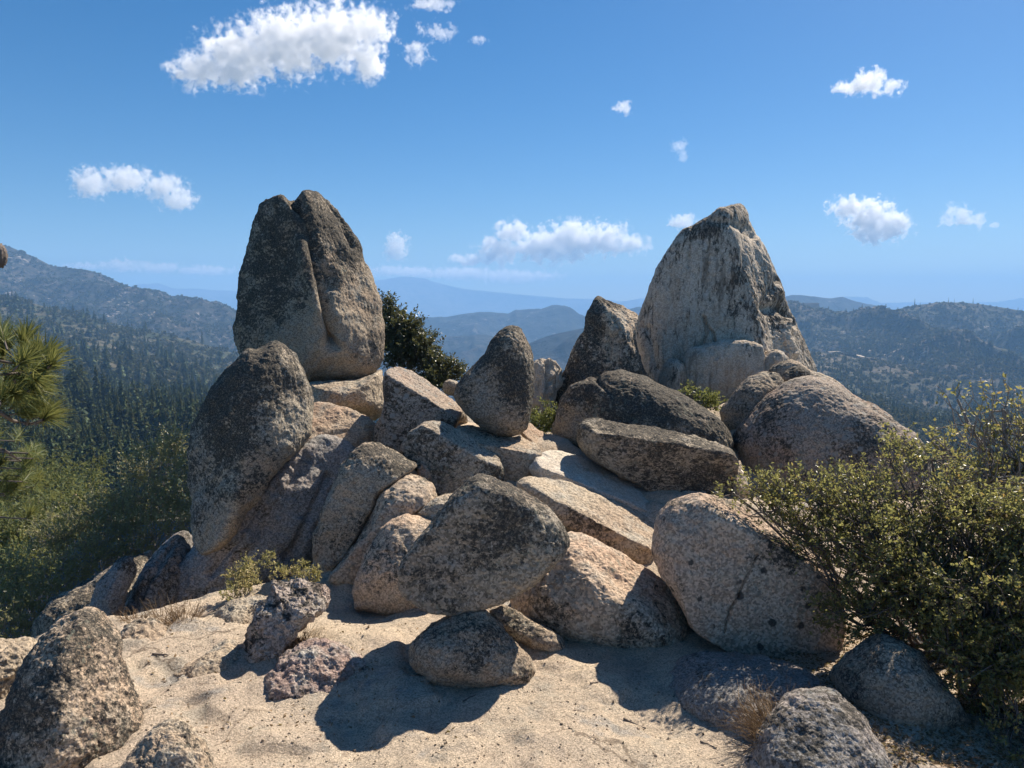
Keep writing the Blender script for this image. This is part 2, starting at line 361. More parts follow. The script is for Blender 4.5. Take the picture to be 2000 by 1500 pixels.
R('flat_rock', 'low dark slab running down to the left behind the pointed fin', 'rock slab',
  [(302,1070),(290,1072),(250,1085),(205,1115),(150,1145),(100,1170),(62,1210),(60,1260),(130,1270),(220,1230),(280,1160),(310,1110)], 7.0, (.5,.5), n=2.6, lichen=.55, mat='grey_granite', amp=.03, facets=5)
R('boulder', 'tall slanting rock, left half of the pair split by a crack', 'boulder',
  [(612,1112),(608,1080),(613,1040),(628,1000),(648,950),(668,910),(690,884),(712,868),(740,865),(762,873),(790,890),(812,904),(815,916),(790,930),(765,945),(745,965),(735,990),(715,1030),(690,1070),(665,1102),(640,1130),(625,1130)],
  6.35, (.36,.4), n=2.8, lichen=0.5, k=20, cuts=[((725,892,-0.255),(812,920,-0.255),('v',.1,1,.12)),((725,892,-0.255),(812,920,-0.255),('v',-.5,-.15,-1))], zones=[(700,950,40,-.1),(650,1060,40,-.1),(780,920,30,.15)], facets=0)
R('boulder', 'rounded reddish-rimmed rock, right half of the pair split by a crack', 'boulder',
  [(640,1135),(663,1100),(700,1050),(733,992),(748,958),(775,936),(800,926),(830,930),(850,945),(858,970),(845,985),(826,1000),(815,1020),(790,1050),(765,1100),(740,1140),(700,1150),(660,1148)],
  6.15, (.36,.4), n=2.3, lichen=0.42, mat='pink_granite', cuts=[((765,952,-.28),(855,962,-.26),('v',0,1,.25)),((765,952,-.28),(855,962,-.26),('v',-.4,-.15,-1))], zones=[(760,960,30,.1)], facets=0, k=16)
R('boulder', 'squat shaded rock tucked behind the left side of the balanced egg boulder', 'boulder',
  [(764,1016),(778,1009),(792,1006),(824,1010),(842,1018),(880,1050),(930,1100),(965,1150),(960,1190),(900,1200),(840,1198),(790,1196),(740,1192),(692,1180),(690,1150),(706,1110),(726,1065),(745,1032)], 5.75, (.36,.4), lichen=.48, mat='pink_granite', zones=[(800,1012,30,-.25)])  # right end added beneath the egg as dark filler for its shade
R('boulder', 'small rock showing just above the egg boulder on its left shoulder', 'boulder',
  [(812,1004),(830,985),(850,971),(880,962),(915,960),(930,1000),(880,1030),(830,1030)], 6.05, (.25,.3), lichen=.4, res=5)
R('boulder', 'tiny pale upright chip of stone wedged behind the cracked pair', 'boulder',
  [(816,914),(825,906),(833,909),(839,918),(841,935),(830,945),(815,935)], 6.5, (.06,.06), lichen=.05, mat='pink_granite', res=4, facets=3, ground=False)
R('boulder', 'blocky boulder with a shaded bluish flat top in the centre of the pile', 'boulder',
  [(829,826),(847,821),(864,822),(882,828),(905,840),(930,855),(952,868),(970,885),(981,912),(984,935),(975,965),(940,985),(880,985),(845,960),(822,925),(800,900),(784,885),(788,868),(802,848)],
  6.85, (.42,.45), n=3.6, lichen=0.7, k=26, facets=0, amp=.014,
  cuts=[((832,834,-0.224),(940,898,-0.280),('v',.15,1,.22)),((832,834,-0.224),(940,898,-0.280),('v',-.1,-.1,-1)),((935,898,-0.280),(975,906,-0.210),('v',0,-.05,-1))], zones=[(880,960,60,-.15)], top=-.35, mat='grey_granite')
R('boulder', 'square-cut block with a bright flat tilted top right of the spire pedestal', 'boulder',
  [(722,860),(727,830),(745,812),(750,790),(750,745),(753,728),(762,717),(780,713),(800,719),(840,745),(885,780),(905,802),(890,835),(850,860),(790,890),(765,885),(735,880)],
  7.6, (.48,.5), n=4, lichen=0.62, k=30, mat='patch_granite', facets=0, amp=.010,
  cuts=[((759,733,-0.294),(866,797,-0.294),('v',.1,1,.12)),((759,733,-0.294),(866,797,-0.294),('v',0,-.08,-1)),((752,745,-0.280),(754,860,-0.294),('v',-1,1.3,0))], zones=[], top=-.7)  # negative top paints the sunlit face pale against the lichen-dark front
R('boulder', 'small black-shaded block wedged between the square-cut block and the standing stone', 'boulder',
  [(866,784),(888,783),(912,805),(915,830),(890,845),(862,840),(855,810)], 7.85, (.25,.3), lichen=.6, res=5, facets=4)
R('boulder', 'egg-shaped standing stone balanced upright in the middle of the pile', 'boulder',
  [(996,634),(1006,634),(1014,637),(1025,651),(1034,671),(1040,695),(1044,730),(1042,771),(1039,809),(1031,836),(1017,850),(993,856),(970,855),(949,842),(929,825),(905,803),(891,786),(887,771),(891,751),(905,733),(926,712),(946,689),(961,666),(976,648)],
  7.3, (.42,.42), n=2.1, lichen=0.62, k=20, res=7, facets=0, cuts=[((992,680,-.36),(990,850,-.38),('v',-1,.28,0)),((992,680,-.36),(990,850,-.38),('v',1,.5,0))], ground=False,
  zones=[(1010,770,45,.25),(950,780,40,-.2),(1010,660,30,-.1),(950,700,30,.15)], amp=.009, mat='grey_granite')
R('boulder', 'tan supporting block under the foot of the standing stone', 'boulder',
  [(886,824),(905,811),(950,832),(1000,850),(1020,846),(1046,862),(1059,880),(1052,905),(1040,925),(1010,950),(985,955),(955,950),(930,920),(905,880)], 7.05, (.36,.4), n=4, lichen=.33, k=26,
  cuts=[((950,868,-0.240),(1052,888,-0.225),('v',0,1,.08)),((950,868,-0.240),(1052,888,-0.225),('v',0,-.08,-1))], facets=0)
R('boulder', 'small sunlit block to the right of the standing stone foot', 'boulder',
  [(1030,826),(1036,825),(1060,840),(1080,854),(1084,868),(1075,885),(1055,890),(1030,870),(1018,845)], 7.65, (.22,.25), n=4, lichen=.15, mat='pink_granite', res=5, cuts=[((1022,848,-.18),(1066,882,-.2),('v',.2,1,.15)),((1022,848,-.18),(1066,882,-.2),('v',0,-.05,-1))], top=-.2, facets=0, k=26)
R('boulder', 'little rounded stone peeking out left of the standing stone', 'boulder',
  [(863,751),(868,743),(880,740),(893,745),(902,760),(895,775),(878,772),(866,765)], 9.8, (.15,.15), lichen=.35, res=4)
R('boulder', 'pale ridged rock fin standing behind the right side of the standing stone', 'boulder',
  [(1038,712),(1048,704),(1064,700),(1084,704),(1100,721),(1096,745),(1088,765),(1080,800),(1065,835),(1040,840),(1030,790)], 9.4, (.3,.3), n=2.5, lichen=.1, mat='spire_granite', amp=.03, flute=.03, res=6,
  grooves=[([(1066,702),(1074,745),(1064,790)],5,.05)])
R('rock_spire', 'dark pyramid rock with a pink sunlit right face beside the great fluted spire', 'rock spire',
  [(1163,583),(1169,582),(1176,584),(1210,593),(1230,601),(1247,611),(1244,637),(1242,660),(1250,697),(1259,733),(1262,770),(1200,800),(1120,815),(1085,820),(1073,790),(1077,775),(1097,730),(1117,687),(1143,647),(1153,613),(1159,592)],
  9.6, (.6,.6), n=2.5, lichen=0.8, k=26, res=7, facets=0, amp=.022, flute=.02, sm=.9,
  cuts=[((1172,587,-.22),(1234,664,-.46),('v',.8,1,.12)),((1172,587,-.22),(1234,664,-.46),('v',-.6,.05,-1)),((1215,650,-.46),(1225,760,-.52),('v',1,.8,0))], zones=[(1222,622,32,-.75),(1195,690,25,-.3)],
  grooves=[([(1197,617),(1210,640),(1190,660),(1185,700)],5,.05)])
R('rock_spire', 'great pale fluted spire with a small knob on its tip', 'rock spire',
  [(1438,394),(1445,391),(1458,395),(1465,406),(1463,419),(1480,447),(1497,473),(1508,488),(1517,500),(1530,526),(1536,534),(1540,548),(1547,560),(1546,574),(1552,584),(1560,602),(1567,617),(1574,636),(1580,653),(1597,677),(1610,700),(1617,725),(1618,750),(1600,800),(1500,830),(1400,840),(1320,820),(1262,770),(1256,735),(1250,697),(1240,657),(1243,630),(1253,597),(1267,560),(1280,527),(1297,497),(1317,467),(1333,447),(1350,440),(1370,432),(1390,420),(1403,408),(1423,405),(1430,399)],
  10.5, (.85,.95), n=3.0, lichen=0.46, k=16, res=7, facets=2, mat='spire_granite', amp=.006, flute=0.012, top=0., sm=.55,
  cuts=[((1262,700,-.25),(1330,480,-.3),(1480,760,-.8)),((1440,440,-.4),(1500,700,-.8),(1590,690,.2))],
  grooves=[([(1390,430),(1425,432),(1462,450),(1500,500),(1520,545)],8,.05),([(1352,445),(1346,480),(1345,520)],4,.03),([(1375,620),(1380,650),(1372,672)],4,.06),([(1378,632),(1392,650),(1397,668)],3,.05),
           ([(1500,600),(1530,600),(1560,630)],10,.12),([(1515,545),(1500,590),(1512,640),(1520,680)],9,.06),([(1455,440),(1452,520),(1450,580)],5,.03),([(1425,440),(1420,540),(1432,640)],5,.02),([(1262,640),(1275,680),(1282,720)],8,.05),
           ([(1540,625),(1530,650),(1545,690)],8,-.09),([(1480,470),(1500,520),(1520,570)],7,-.06)],
  zones=[(1340,460,45,.2),(1385,450,25,.3),(1440,410,30,.1),(1440,540,18,.3),(1435,610,14,.3),(1510,590,55,.25),(1540,650,45,.1),(1300,600,45,-.12),(1590,700,30,.1),(1320,640,40,-.1)])
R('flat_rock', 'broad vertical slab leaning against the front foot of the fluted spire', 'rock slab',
  [(1333,712),(1340,690),(1350,678),(1397,667),(1433,663),(1450,665),(1473,668),(1488,676),(1493,690),(1500,740),(1480,790),(1430,830),(1370,830),(1335,800),(1326,755)], 9.75, (.3,.4), n=3., lichen=.22, mat='spire_granite', flute=.012, k=18, amp=.006, zones=[(1470,680,25,.2)])
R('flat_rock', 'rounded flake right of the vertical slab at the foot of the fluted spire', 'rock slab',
  [(1493,684),(1513,680),(1530,688),(1540,703),(1538,730),(1510,770),(1480,770),(1485,720)], 9.6, (.22,.3), lichen=.32, mat='spire_granite', flute=.02, res=5)
R('boulder', 'dark low rock in the notch at the lower left of the fluted spire', 'boulder',
  [(1285,738),(1294,715),(1303,702),(1320,699),(1335,705),(1345,740),(1348,790),(1320,810),(1285,790)], 9.8, (.3,.35), lichen=.45, mat='spire_granite', res=5)
R('boulder', 'long domed boulder in front of the fluted spire, left of the shrub on its back', 'boulder',
  [(1080,835),(1090,780),(1110,753),(1143,738),(1156,736),(1163,739),(1172,734),(1183,730),(1213,726),(1250,732),(1290,750),(1330,767),(1370,790),(1400,813),(1420,837),(1433,867),(1436,900),(1400,930),(1300,930),(1180,900),(1120,885),(1085,870)],
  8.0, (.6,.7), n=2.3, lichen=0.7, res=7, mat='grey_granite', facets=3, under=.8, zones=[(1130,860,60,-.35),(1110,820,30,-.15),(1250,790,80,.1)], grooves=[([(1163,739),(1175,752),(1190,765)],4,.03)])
R('boulder', 'flat dark wedge boulder lying across the long bright slab', 'boulder',
  [(1130,836),(1138,822),(1160,818),(1200,823),(1260,828),(1320,835),(1370,842),(1410,858),(1432,878),(1443,900),(1446,930),(1440,960),(1400,975),(1350,982),(1312,979),(1280,965),(1240,945),(1190,917),(1152,892),(1133,866)],
  7.0, (.55,.5), n=2.4, lichen=0.85, res=7, mat='grey_granite', facets=0, top=.0, under=.7, zones=[(1150,860,30,-.3),(1200,905,30,-.2),(1380,845,50,-.2)], cuts=[((1145,838,-0.259),(1430,884,-0.302),('v',0,1,.16)),((1145,838,-0.259),(1430,884,-0.302),('v',0,.22,-1))], k=18)
R('boulder', 'narrow paler rock hugging the right end of the flat dark wedge boulder', 'boulder',
  [(1436,886),(1446,895),(1452,920),(1462,950),(1466,985),(1440,1000),(1425,970),(1430,920)], 6.9, (.2,.25), lichen=.3, res=5)
R('boulder', 'smooth lobe leaning on the left of the great right-hand dome', 'boulder',
  [(1404,805),(1412,790),(1439,758),(1466,735),(1487,724),(1502,723),(1520,730),(1530,744),(1525,765),(1500,800),(1470,835),(1440,860),(1415,840)], 8.3, (.42,.5), lichen=.52, mat='grey_granite', under=.6, grooves=[([(1500,726),(1512,745),(1528,752)],4,.02)])
R('boulder', 'great grey dome with round pale lichen patches above the right-hand bush', 'boulder',
  [(1529,748),(1556,738),(1580,735),(1610,740),(1640,754),(1664,771),(1688,783),(1715,798),(1742,815),(1760,830),(1787,846),(1806,869),(1820,920),(1810,990),(1700,1020),(1580,1010),(1500,990),(1458,955),(1440,905),(1428,865),(1440,832),(1470,800),(1500,768)],
  7.8, (.85,.9), n=2.15, lichen=0.62, res=7, mat='patch_granite', facets=2, amp=.01, top=-.1, under=.6, zones=[(1460,900,40,-.3),(1580,920,70,-.12),(1600,745,60,-.3)], grooves=[([(1680,780),(1710,800),(1745,822)],3,.015)])
R('boulder', 'rounded rock behind the small knob at the foot of the fluted spire', 'boulder',
  [(1503,722),(1510,713),(1526,705),(1544,701),(1562,707),(1577,718),(1585,740),(1550,765),(1510,755)], 9.0, (.3,.3), lichen=.4, res=5, mat='grey_granite')
R('boulder', 'small round knob sitting on the shoulder of the great dome', 'boulder',
  [(1526,736),(1532,725),(1550,716),(1568,717),(1581,724),(1587,736),(1575,755),(1545,760),(1528,750)], 8.5, (.2,.25), lichen=.55, res=5, mat='grey_granite')
R('boulder', 'pale sloping rock just behind the top right of the great dome', 'boulder',
  [(1575,722),(1604,728),(1628,740),(1646,753),(1660,775),(1620,790),(1580,770)], 8.8, (.3,.35), lichen=.15, res=5)
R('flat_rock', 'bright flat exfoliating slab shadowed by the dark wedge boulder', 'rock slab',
  [(1034,915),(1045,897),(1062,880),(1078,871),(1113,872),(1150,888),(1200,912),(1260,948),(1306,985),(1312,1010),(1280,1030),(1200,1000),(1120,975),(1050,950)], 6.85, (.42,.5), n=3.2, lichen=.05, mat='pale_granite', k=22, facets=0, amp=.009, amp2=1., top=-.3,
  cuts=[((1045,905,-0.255),(1290,1006,-0.306),('v',.1,1,.13)),((1045,905,-0.255),(1290,1006,-0.306),('v',0,-.1,-1))], grooves=[([(1120,895),(1135,915),(1165,930),(1175,945)],1.6,.012),([(1060,890),(1100,900)],1.5,.008)])
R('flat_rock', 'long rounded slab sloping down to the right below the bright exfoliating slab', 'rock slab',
  [(1008,944),(1020,936),(1035,932),(1060,932),(1100,938),(1140,945),(1180,956),(1250,990),(1300,1012),(1292,1045),(1285,1080),(1270,1112),(1240,1100),(1200,1085),(1150,1060),(1110,1035),(1070,1005),(1030,975)],
  6.2, (.42,.5), n=3.2, lichen=.3, k=20, facets=0, amp=.012, top=-.25, cuts=[((1060,964,-0.285),(1262,1066,-0.300),('v',.15,1,.10)),((1060,964,-0.285),(1262,1066,-0.300),('v',0,-.15,-1))], zones=[(1180,1040,60,.3),(1120,1010,40,.25)])
R('boulder', 'wide rounded boulder with a sunlit pink back right of the balanced egg', 'boulder',
  [(1000,1165),(1040,1110),(1080,1062),(1110,1042),(1135,1043),(1160,1052),(1208,1076),(1256,1108),(1292,1128),(1326,1158),(1342,1196),(1346,1232),(1335,1268),(1285,1280),(1200,1275),(1100,1260),(1040,1240),(1000,1210)],
  5.3, (.5,.55), n=2.3, lichen=0.4, k=16, res=7, mat='pink_granite', facets=1, top=-.2, cuts=[((1095,1096,-.42),(1235,1190,-.5),('v',.3,1,.22)),((1095,1096,-.42),(1235,1190,-.5),('v',-.2,-.3,-1))], zones=[(1120,1170,55,.3),(1250,1220,60,.3),(1070,1190,50,.1)])
R('boulder', 'big cracked block with black spots, half covered by the right-hand bush', 'boulder',
  [(1276,1080),(1279,1050),(1280,1024),(1291,1000),(1308,982),(1340,972),(1372,964),(1392,964),(1440,975),(1500,1005),(1560,1045),(1610,1085),(1640,1140),(1652,1215),(1645,1290),(1605,1320),(1560,1325),(1500,1312),(1440,1285),(1400,1255),(1350,1215),(1330,1170),(1295,1125)],
  4.98, (.46,.6), n=4.2, lichen=0.22, k=30, res=7, mat='spotted_granite', facets=0, amp=.012, top=.3, under=-.1,
  cuts=[((1360,984,-0.273),(1590,1108,-0.285),('v',.1,1,.20)),((1360,984,-0.273),(1590,1108,-0.285),('v',0,-.05,-1)),((1306,1000,-0.267),(1330,1180,-0.273),('v',-1,1.3,0))],
  grooves=[([(1482,1085),(1460,1125),(1450,1135),(1440,1165),(1425,1190),(1416,1235)],2.2,.03)], zones=[(1540,1100,35,.4),(1400,1000,30,.2),(1330,1140,30,.25),(1580,1160,30,.3),(1500,1060,25,.25)])
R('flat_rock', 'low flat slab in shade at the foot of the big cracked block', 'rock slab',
  [(1295,1335),(1320,1300),(1370,1285),(1430,1285),(1500,1300),(1580,1330),(1640,1370),(1655,1420),(1620,1465),(1540,1475),(1470,1450),(1400,1420),(1330,1380)], 4.6, (.15,.3), lichen=.3, mat='blue_granite', n=2.6, zones=[(1370,1300,40,.2)], flat=True, facets=1, k=18)
R('boulder', 'rounded green-grey boulder dappled with leaf shadow, bottom right', 'boulder',
  [(1500,1400),(1524,1366),(1560,1344),(1604,1335),(1632,1343),(1660,1367),(1684,1396),(1704,1424),(1724,1460),(1738,1500),(1745,1560),(1640,1600),(1540,1600),(1480,1560),(1470,1480),(1480,1430)], 3.85, (.38,.4), lichen=.45, mat='blue_granite', res=7, zones=[(1600,1420,60,.2)], half=True)
R('boulder', 'dark shaded boulder under the right-hand bush', 'boulder',
  [(1622,1316),(1648,1282),(1680,1256),(1720,1240),(1760,1250),(1800,1282),(1832,1320),(1872,1360),(1898,1404),(1900,1450),(1840,1475),(1760,1480),(1700,1440),(1640,1360)], 4.4, (.4,.45), lichen=.5, mat='grey_granite', res=6, zones=[(1760,1420,70,-.2)], half=True)
R('boulder', 'large egg-shaped boulder balanced on a small rock at the front', 'boulder',
  [(934,925),(946,927),(960,931),(1000,945),(1036,967),(1072,991),(1098,1018),(1113,1045),(1116,1058),(1108,1076),(1088,1101),(1048,1137),(1008,1165),(972,1185),(928,1198),(880,1205),(848,1203),(816,1189),(786,1168),(774,1142),(776,1112),(792,1080),(808,1056),(838,1020),(870,980),(900,951),(918,934)],
  4.64, (.42,.46), n=2.15, lichen=.58, res=7, mat='grey_granite', facets=1, k=18, fac_d=(.88,.98), amp=.010, under=.5, top=.05, ground=False,
  cuts=[((800,1060,-.2),(930,945,-.22),(1060,1000,-.22))], zones=[(950,1010,110,.12),(1000,1150,60,-.1)])
R('boulder', 'half-buried rock propping up the balanced egg boulder', 'boulder',
  [(798,1262),(822,1238),(852,1218),(882,1198),(905,1188),(925,1185),(950,1190),(974,1210),(992,1240),(1012,1262),(1036,1285),(1046,1310),(1036,1336),(1004,1356),(960,1368),(920,1368),(872,1356),(826,1330),(800,1298)], 4.53, (.34,.38), n=2.2, lichen=.45, res=6, mat='granite', zones=[(900,1290,50,.15)], ground=False)
R('boulder', 'narrow wedge of rock beside the prop stone, right of the egg boulder', 'boulder',
  [(955,1192),(984,1184),(1016,1196),(1052,1218),(1088,1240),(1104,1260),(1108,1276),(1085,1282),(1040,1268),(1000,1248),(976,1225)], 4.84, (.16,.2), n=2.3, lichen=.48, res=5, ground=False)
R('boulder', 'crusty curved boulder with a strip of sun on it, left of the shaded sand', 'boulder',
  [(532,1136),(550,1130),(568,1128),(592,1129),(616,1135),(640,1143),(652,1158),(650,1175),(638,1192),(614,1212),(592,1234),(575,1256),(552,1280),(520,1300),(488,1312),(479,1290),(477,1252),(485,1220),(505,1198),(525,1180),(535,1160)],
  4.80, (.26,.3), n=2.5, lichen=.4, mat='crusty_granite', amp=.04, amp2=2.4, res=7, facets=4, cuts=[((540,1175,-.2),(610,1150,-.22),(500,1290,-.22))], zones=[(500,1260,40,.2),(620,1160,30,.05)])
R('boulder', 'flat lichen-crusted rock lying on the sand next to the curved boulder', 'boulder',
  [(512,1345),(540,1318),(585,1298),(640,1284),(700,1284),(728,1298),(722,1322),(680,1345),(630,1358),(570,1366),(530,1362)], 4.45, (.22,.25), n=2.4, lichen=.5, mat='crusty_granite', amp=.03, amp2=1.8, res=6, zones=[(660,1262,40,-.4)], top=-.1, flat=True)
R('boulder', 'large rough boulder at the left edge of the foreground, sunlit on its right rim', 'boulder',
  [(176,1186),(190,1187),(202,1194),(217,1210),(236,1240),(245,1280),(260,1324),(274,1360),(282,1404),(277,1440),(255,1466),(224,1492),(190,1520),(120,1560),(20,1580),(-30,1520),(-20,1440),(15,1360),(45,1300),(72,1258),(100,1230),(125,1208),(150,1193)],
  3.85, (.42,.45), n=2.3, lichen=0.72, res=7, mat='pink_granite', amp=.02, amp2=1.15, zones=[(190,1330,50,-.25),(150,1440,60,-.3),(60,1380,60,.15),(170,1210,40,.05)], top=-.05)
R('boulder', 'pale-topped boulder at the left picture edge behind the rough boulder', 'boulder',
  [(-60,1290),(-35,1262),(0,1249),(30,1245),(60,1248),(84,1260),(92,1275),(80,1320),(50,1380),(0,1420),(-60,1400)], 4.35, (.3,.35), lichen=.3, mat='granite', amp2=2., zones=[(40,1250,50,-.4)], top=-.1)
R('boulder', 'low pointed boulder cut off by the bottom edge, near left', 'boulder',
  [(236,1510),(250,1482),(268,1460),(290,1434),(312,1412),(332,1399),(345,1400),(362,1410),(384,1424),(402,1445),(418,1472),(430,1510),(440,1570),(330,1610),(225,1580)], 3.35, (.2,.22), lichen=.35, res=7, mat='granite', amp=.025, amp2=1.4)
R('boulder', 'small round boulder on the sand behind the rough foreground boulder', 'boulder',
  [(236,1240),(248,1220),(272,1208),(290,1205),(306,1206),(324,1218),(342,1236),(350,1256),(330,1275),(290,1285),(250,1280)], 5.05, (.2,.22), lichen=.35, res=5, mat='granite', amp2=1.8, zones=[(320,1240,25,-.3)], half=True)
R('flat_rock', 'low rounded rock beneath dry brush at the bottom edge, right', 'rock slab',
  [(1420,1510),(1450,1480),(1490,1465),(1540,1455),(1600,1462),(1645,1485),(1665,1530),(1600,1570),(1480,1570)], 3.5, (.25,.3), lichen=.3, res=5, mat='blue_granite', half=True)
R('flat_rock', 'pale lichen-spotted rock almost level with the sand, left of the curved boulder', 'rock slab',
  [(335,1318),(375,1290),(425,1266),(468,1252),(492,1262),(478,1298),(430,1330),(370,1342)], 4.95, (.11,.2), n=2.2, lichen=.25, res=6, mat='granite', ground=False, amp=.03, flat=True)
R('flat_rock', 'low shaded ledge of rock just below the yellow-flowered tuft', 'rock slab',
  [(400,1215),(440,1196),(490,1176),(530,1165),(548,1180),(530,1205),(480,1228),(430,1240)], 5.5, (.15,.3), n=2.4, lichen=.3, res=6, mat='grey_granite', ground=False, amp=.03, flat=True)
# ------------------------------------------------------------------ ground shelf, dropping away all round to the valley
GC = np.array(GROUND_CTRL); GC[:, 2] = np.clip(GC[:, 2], 0, 1.3)
_fx, _fy = np.meshgrid(np.arange(-4, 4.1, .8), np.arange(-2, 4.3, .8)); FL = np.stack([_fx.ravel(), _fy.ravel(), 0*_fx.ravel()], 1)
EXTRA = np.array([at(x, y, D) for x, y, D in [(360,1225,5.2),(450,1240,5.1),(430,1200,5.6),(560,1150,5.9),(700,1220,5.25),(730,1195,5.6),(1150,1290,4.8),(1200,1280,4.85),(600,1250,4.95)]])
GCTRL = np.concatenate([GC, FL, EXTRA])
def ground_z(x, y, detail=True):
    x = np.asarray(x, float); y = np.asarray(y, float)
    num = 0; den = 0
    for cx, cy, cz in GCTRL:
        w = ((x-cx)**2+(y-cy)**2+.04)**-1.75; num = num+w*cz; den = den+w
    z = num/den
    e = np.sqrt(((x-.45)/3.5)**2+((y-4.9)/6.0)**2); o = np.clip(e-1+.06*vnoise(np.stack([x, y, 0*x], -1)*.9, 3), 0, None)
    dist = o*4.5
    s_ = np.clip((y-5.25)*.78-(x+2.6)*.62+.10*vnoise(np.stack([x, y, 0*x], -1)*1.7, 23), 0, None)*np.clip((-.6-x)/.9, 0, 1)
    z = z - .75*(dist**2/(dist+.8)) - 1.1*s_**2/(s_+.25)
    if detail:
        P = np.stack([x, y, 0*x], -1)
        led = fbm(P*.9+3, 4, 37); z = z+.035*np.clip((led-.12)/.05, 0, 1)+.022*np.clip((fbm(P*1.7+31, 4, 43)-.2)/.06, 0, 1)
        z = z+.04+.045*fbm(P*1.1, 3, 2)+.018*fbm(P*5, 3, 7)+.007*fbm(P*20, 3, 11)+.03*np.clip(fbm(P*.8+9, 3, 17)-.15, 0, 1)
    return z
def outer_z(x, y):
    r = np.hypot(x, y)
    P = np.stack([x, y, 0*x], -1)
    z = -3.5-.5*np.clip(r-9, 0, 300)-.30*np.clip(r-300, 0, 1200)
    z = np.where(r > 1500, -509-.04*(np.clip(r, 0, 6000)-1500), z)
    return z+.04*np.clip(r-9, 0, 400)*fbm(P/60, 4, 3)
b = NB('decomposed_granite'); v = b.coord()
c = b.mix(b.ss(b.noise(v, .9, 4, .6), .4, .62), (.60,.49,.365), (.55,.445,.34)); c = b.mix(b.ss(b.noise(v, 3.3, 5, .65), .52, .66), c, (.47,.405,.32))
c = b.mix(b.math('MULTIPLY', b.ss(b.noise(v, 1.5, 6, .65, .4), .57, .66), .7), c, (.33,.32,.30))
c = b.mix(b.math('MULTIPLY', b.ss(b.noise(v, 16, 6, .7), .58, .68), .6), c, (.27,.20,.145))
c = b.mix(b.math('MULTIPLY', b.ss(b.noise(v, 60, 4, .7), .58, .72), .55), c, (.2,.165,.13))
vc = b.n('ShaderNodeTexVoronoi'); b.L(v, vc.inputs['Vector']); vc.inputs['Scale'].default_value = 150
sp = b.n('ShaderNodeSeparateColor'); b.L(vc.outputs['Color'], sp.inputs[0]); g = b.ss(sp.outputs[0], 0, 1, .72, 1.3)
gc = b.n('ShaderNodeCombineColor'); [b.L(g, gc.inputs[k]) for k in range(3)]; c = b.mix(1., c, gc.outputs[0], 'MULTIPLY')
# away from the shelf the slope is soil and low growth
geo = b.n('ShaderNodeNewGeometry'); sx = b.n('ShaderNodeSeparateXYZ'); b.L(geo.outputs['Position'], sx.inputs[0])
c = b.mix(b.ss(b.math('ADD', sx.outputs[2], b.math('MULTIPLY', b.noise(v, 1.2, 4), .8)), -.9, -.1), b.mix(b.ss(b.noise(v, .8, 5, .6), .45, .6), (.045,.055,.028), (.12,.10,.07)), c)
ck = b.n('ShaderNodeTexVoronoi', feature='DISTANCE_TO_EDGE'); dn = b.n('ShaderNodeTexNoise'); b.L(v, dn.inputs['Vector']); dn.inputs['Scale'].default_value = 3; dn.inputs['Detail'].default_value = 5; va = b.n('ShaderNodeVectorMath', operation='MULTIPLY_ADD'); b.L(dn.outputs['Color'], va.inputs[0]); va.inputs[1].default_value = (.5,.5,.5); b.L(v, va.inputs[2]); b.L(va.outputs[0], ck.inputs['Vector']); ck.inputs['Scale'].default_value = 1.1
cr = b.math('MULTIPLY', b.ss(ck.outputs['Distance'], .016, .003), b.ss(b.noise(v, .8, 3), .5, .6)); c = b.mix(b.math('MULTIPLY', cr, .6), c, (.12,.09,.065))
n = b.bump(b.noise(v, 7, 8, .72), 1., .06); n = b.bump(b.noise(v, 24, 8, .7), .9, .02, n); n = b.bump(b.noise(v, 110, 5, .7), 1., .008, n)
b.bsdf(c, .95, n, .1); M['sand'] = b.m
gx = np.arange(-6.4, 7.0, .035); gy = np.concatenate([np.arange(-3, 1.5, .25), np.arange(1.5, 7, .03), np.arange(7, 16, .08)])
XX, YY = np.meshgrid(gx, gy); ZZ = ground_z(XX, YY)
def gridfaces(ny, nx):
    i = np.arange(ny-1)[:, None]*nx+np.arange(nx-1)[None]; return np.stack([i, i+1, i+nx+1, i+nx], -1).reshape(-1, 4)
ZZ = ZZ-3*np.clip((np.abs(XX-.3)-5.6)/1.,0,1)**2-4*np.clip((YY-13.8)/2,0,1)**2
g_ = mk('ground', np.stack([XX, YY, ZZ], -1), gridfaces(*XX.shape), M['sand']); tag(g_, 'pale weathered granite shelf covered with coarse sand', None, kind='structure')
# ------------------------------------------------------------------ terrain beyond the shelf
_r = np.concatenate([np.geomspace(7.5, 400, 90), np.geomspace(420, 12400, 60)]); _a = np.radians(np.arange(0, 360, 1.5))
_a = np.append(_a, _a[0]); RR, AA = np.meshgrid(_r, _a); TX, TY = RR*np.sin(AA), RR*np.cos(AA)
b = NB('valley_scrub'); v = b.coord()
c = b.mix(b.ss(b.noise(v, .35, 6, .65), .42, .6), (.035,.05,.022), (.10,.095,.06)); c = b.mix(b.ss(b.noise(v, .09, 5), .5, .6), c, (.05,.065,.03))
b.bsdf(c, .95, b.bump(b.noise(v, 1.2, 6), .8, .4), .1); M['scrub'] = b.m
t_ = mk('terrain', np.stack([TX, TY, outer_z(TX, TY)], -1), gridfaces(*TX.shape), M['scrub']); tag(t_, 'steep brushy slope falling from the rocks into the valley', None, kind='structure')

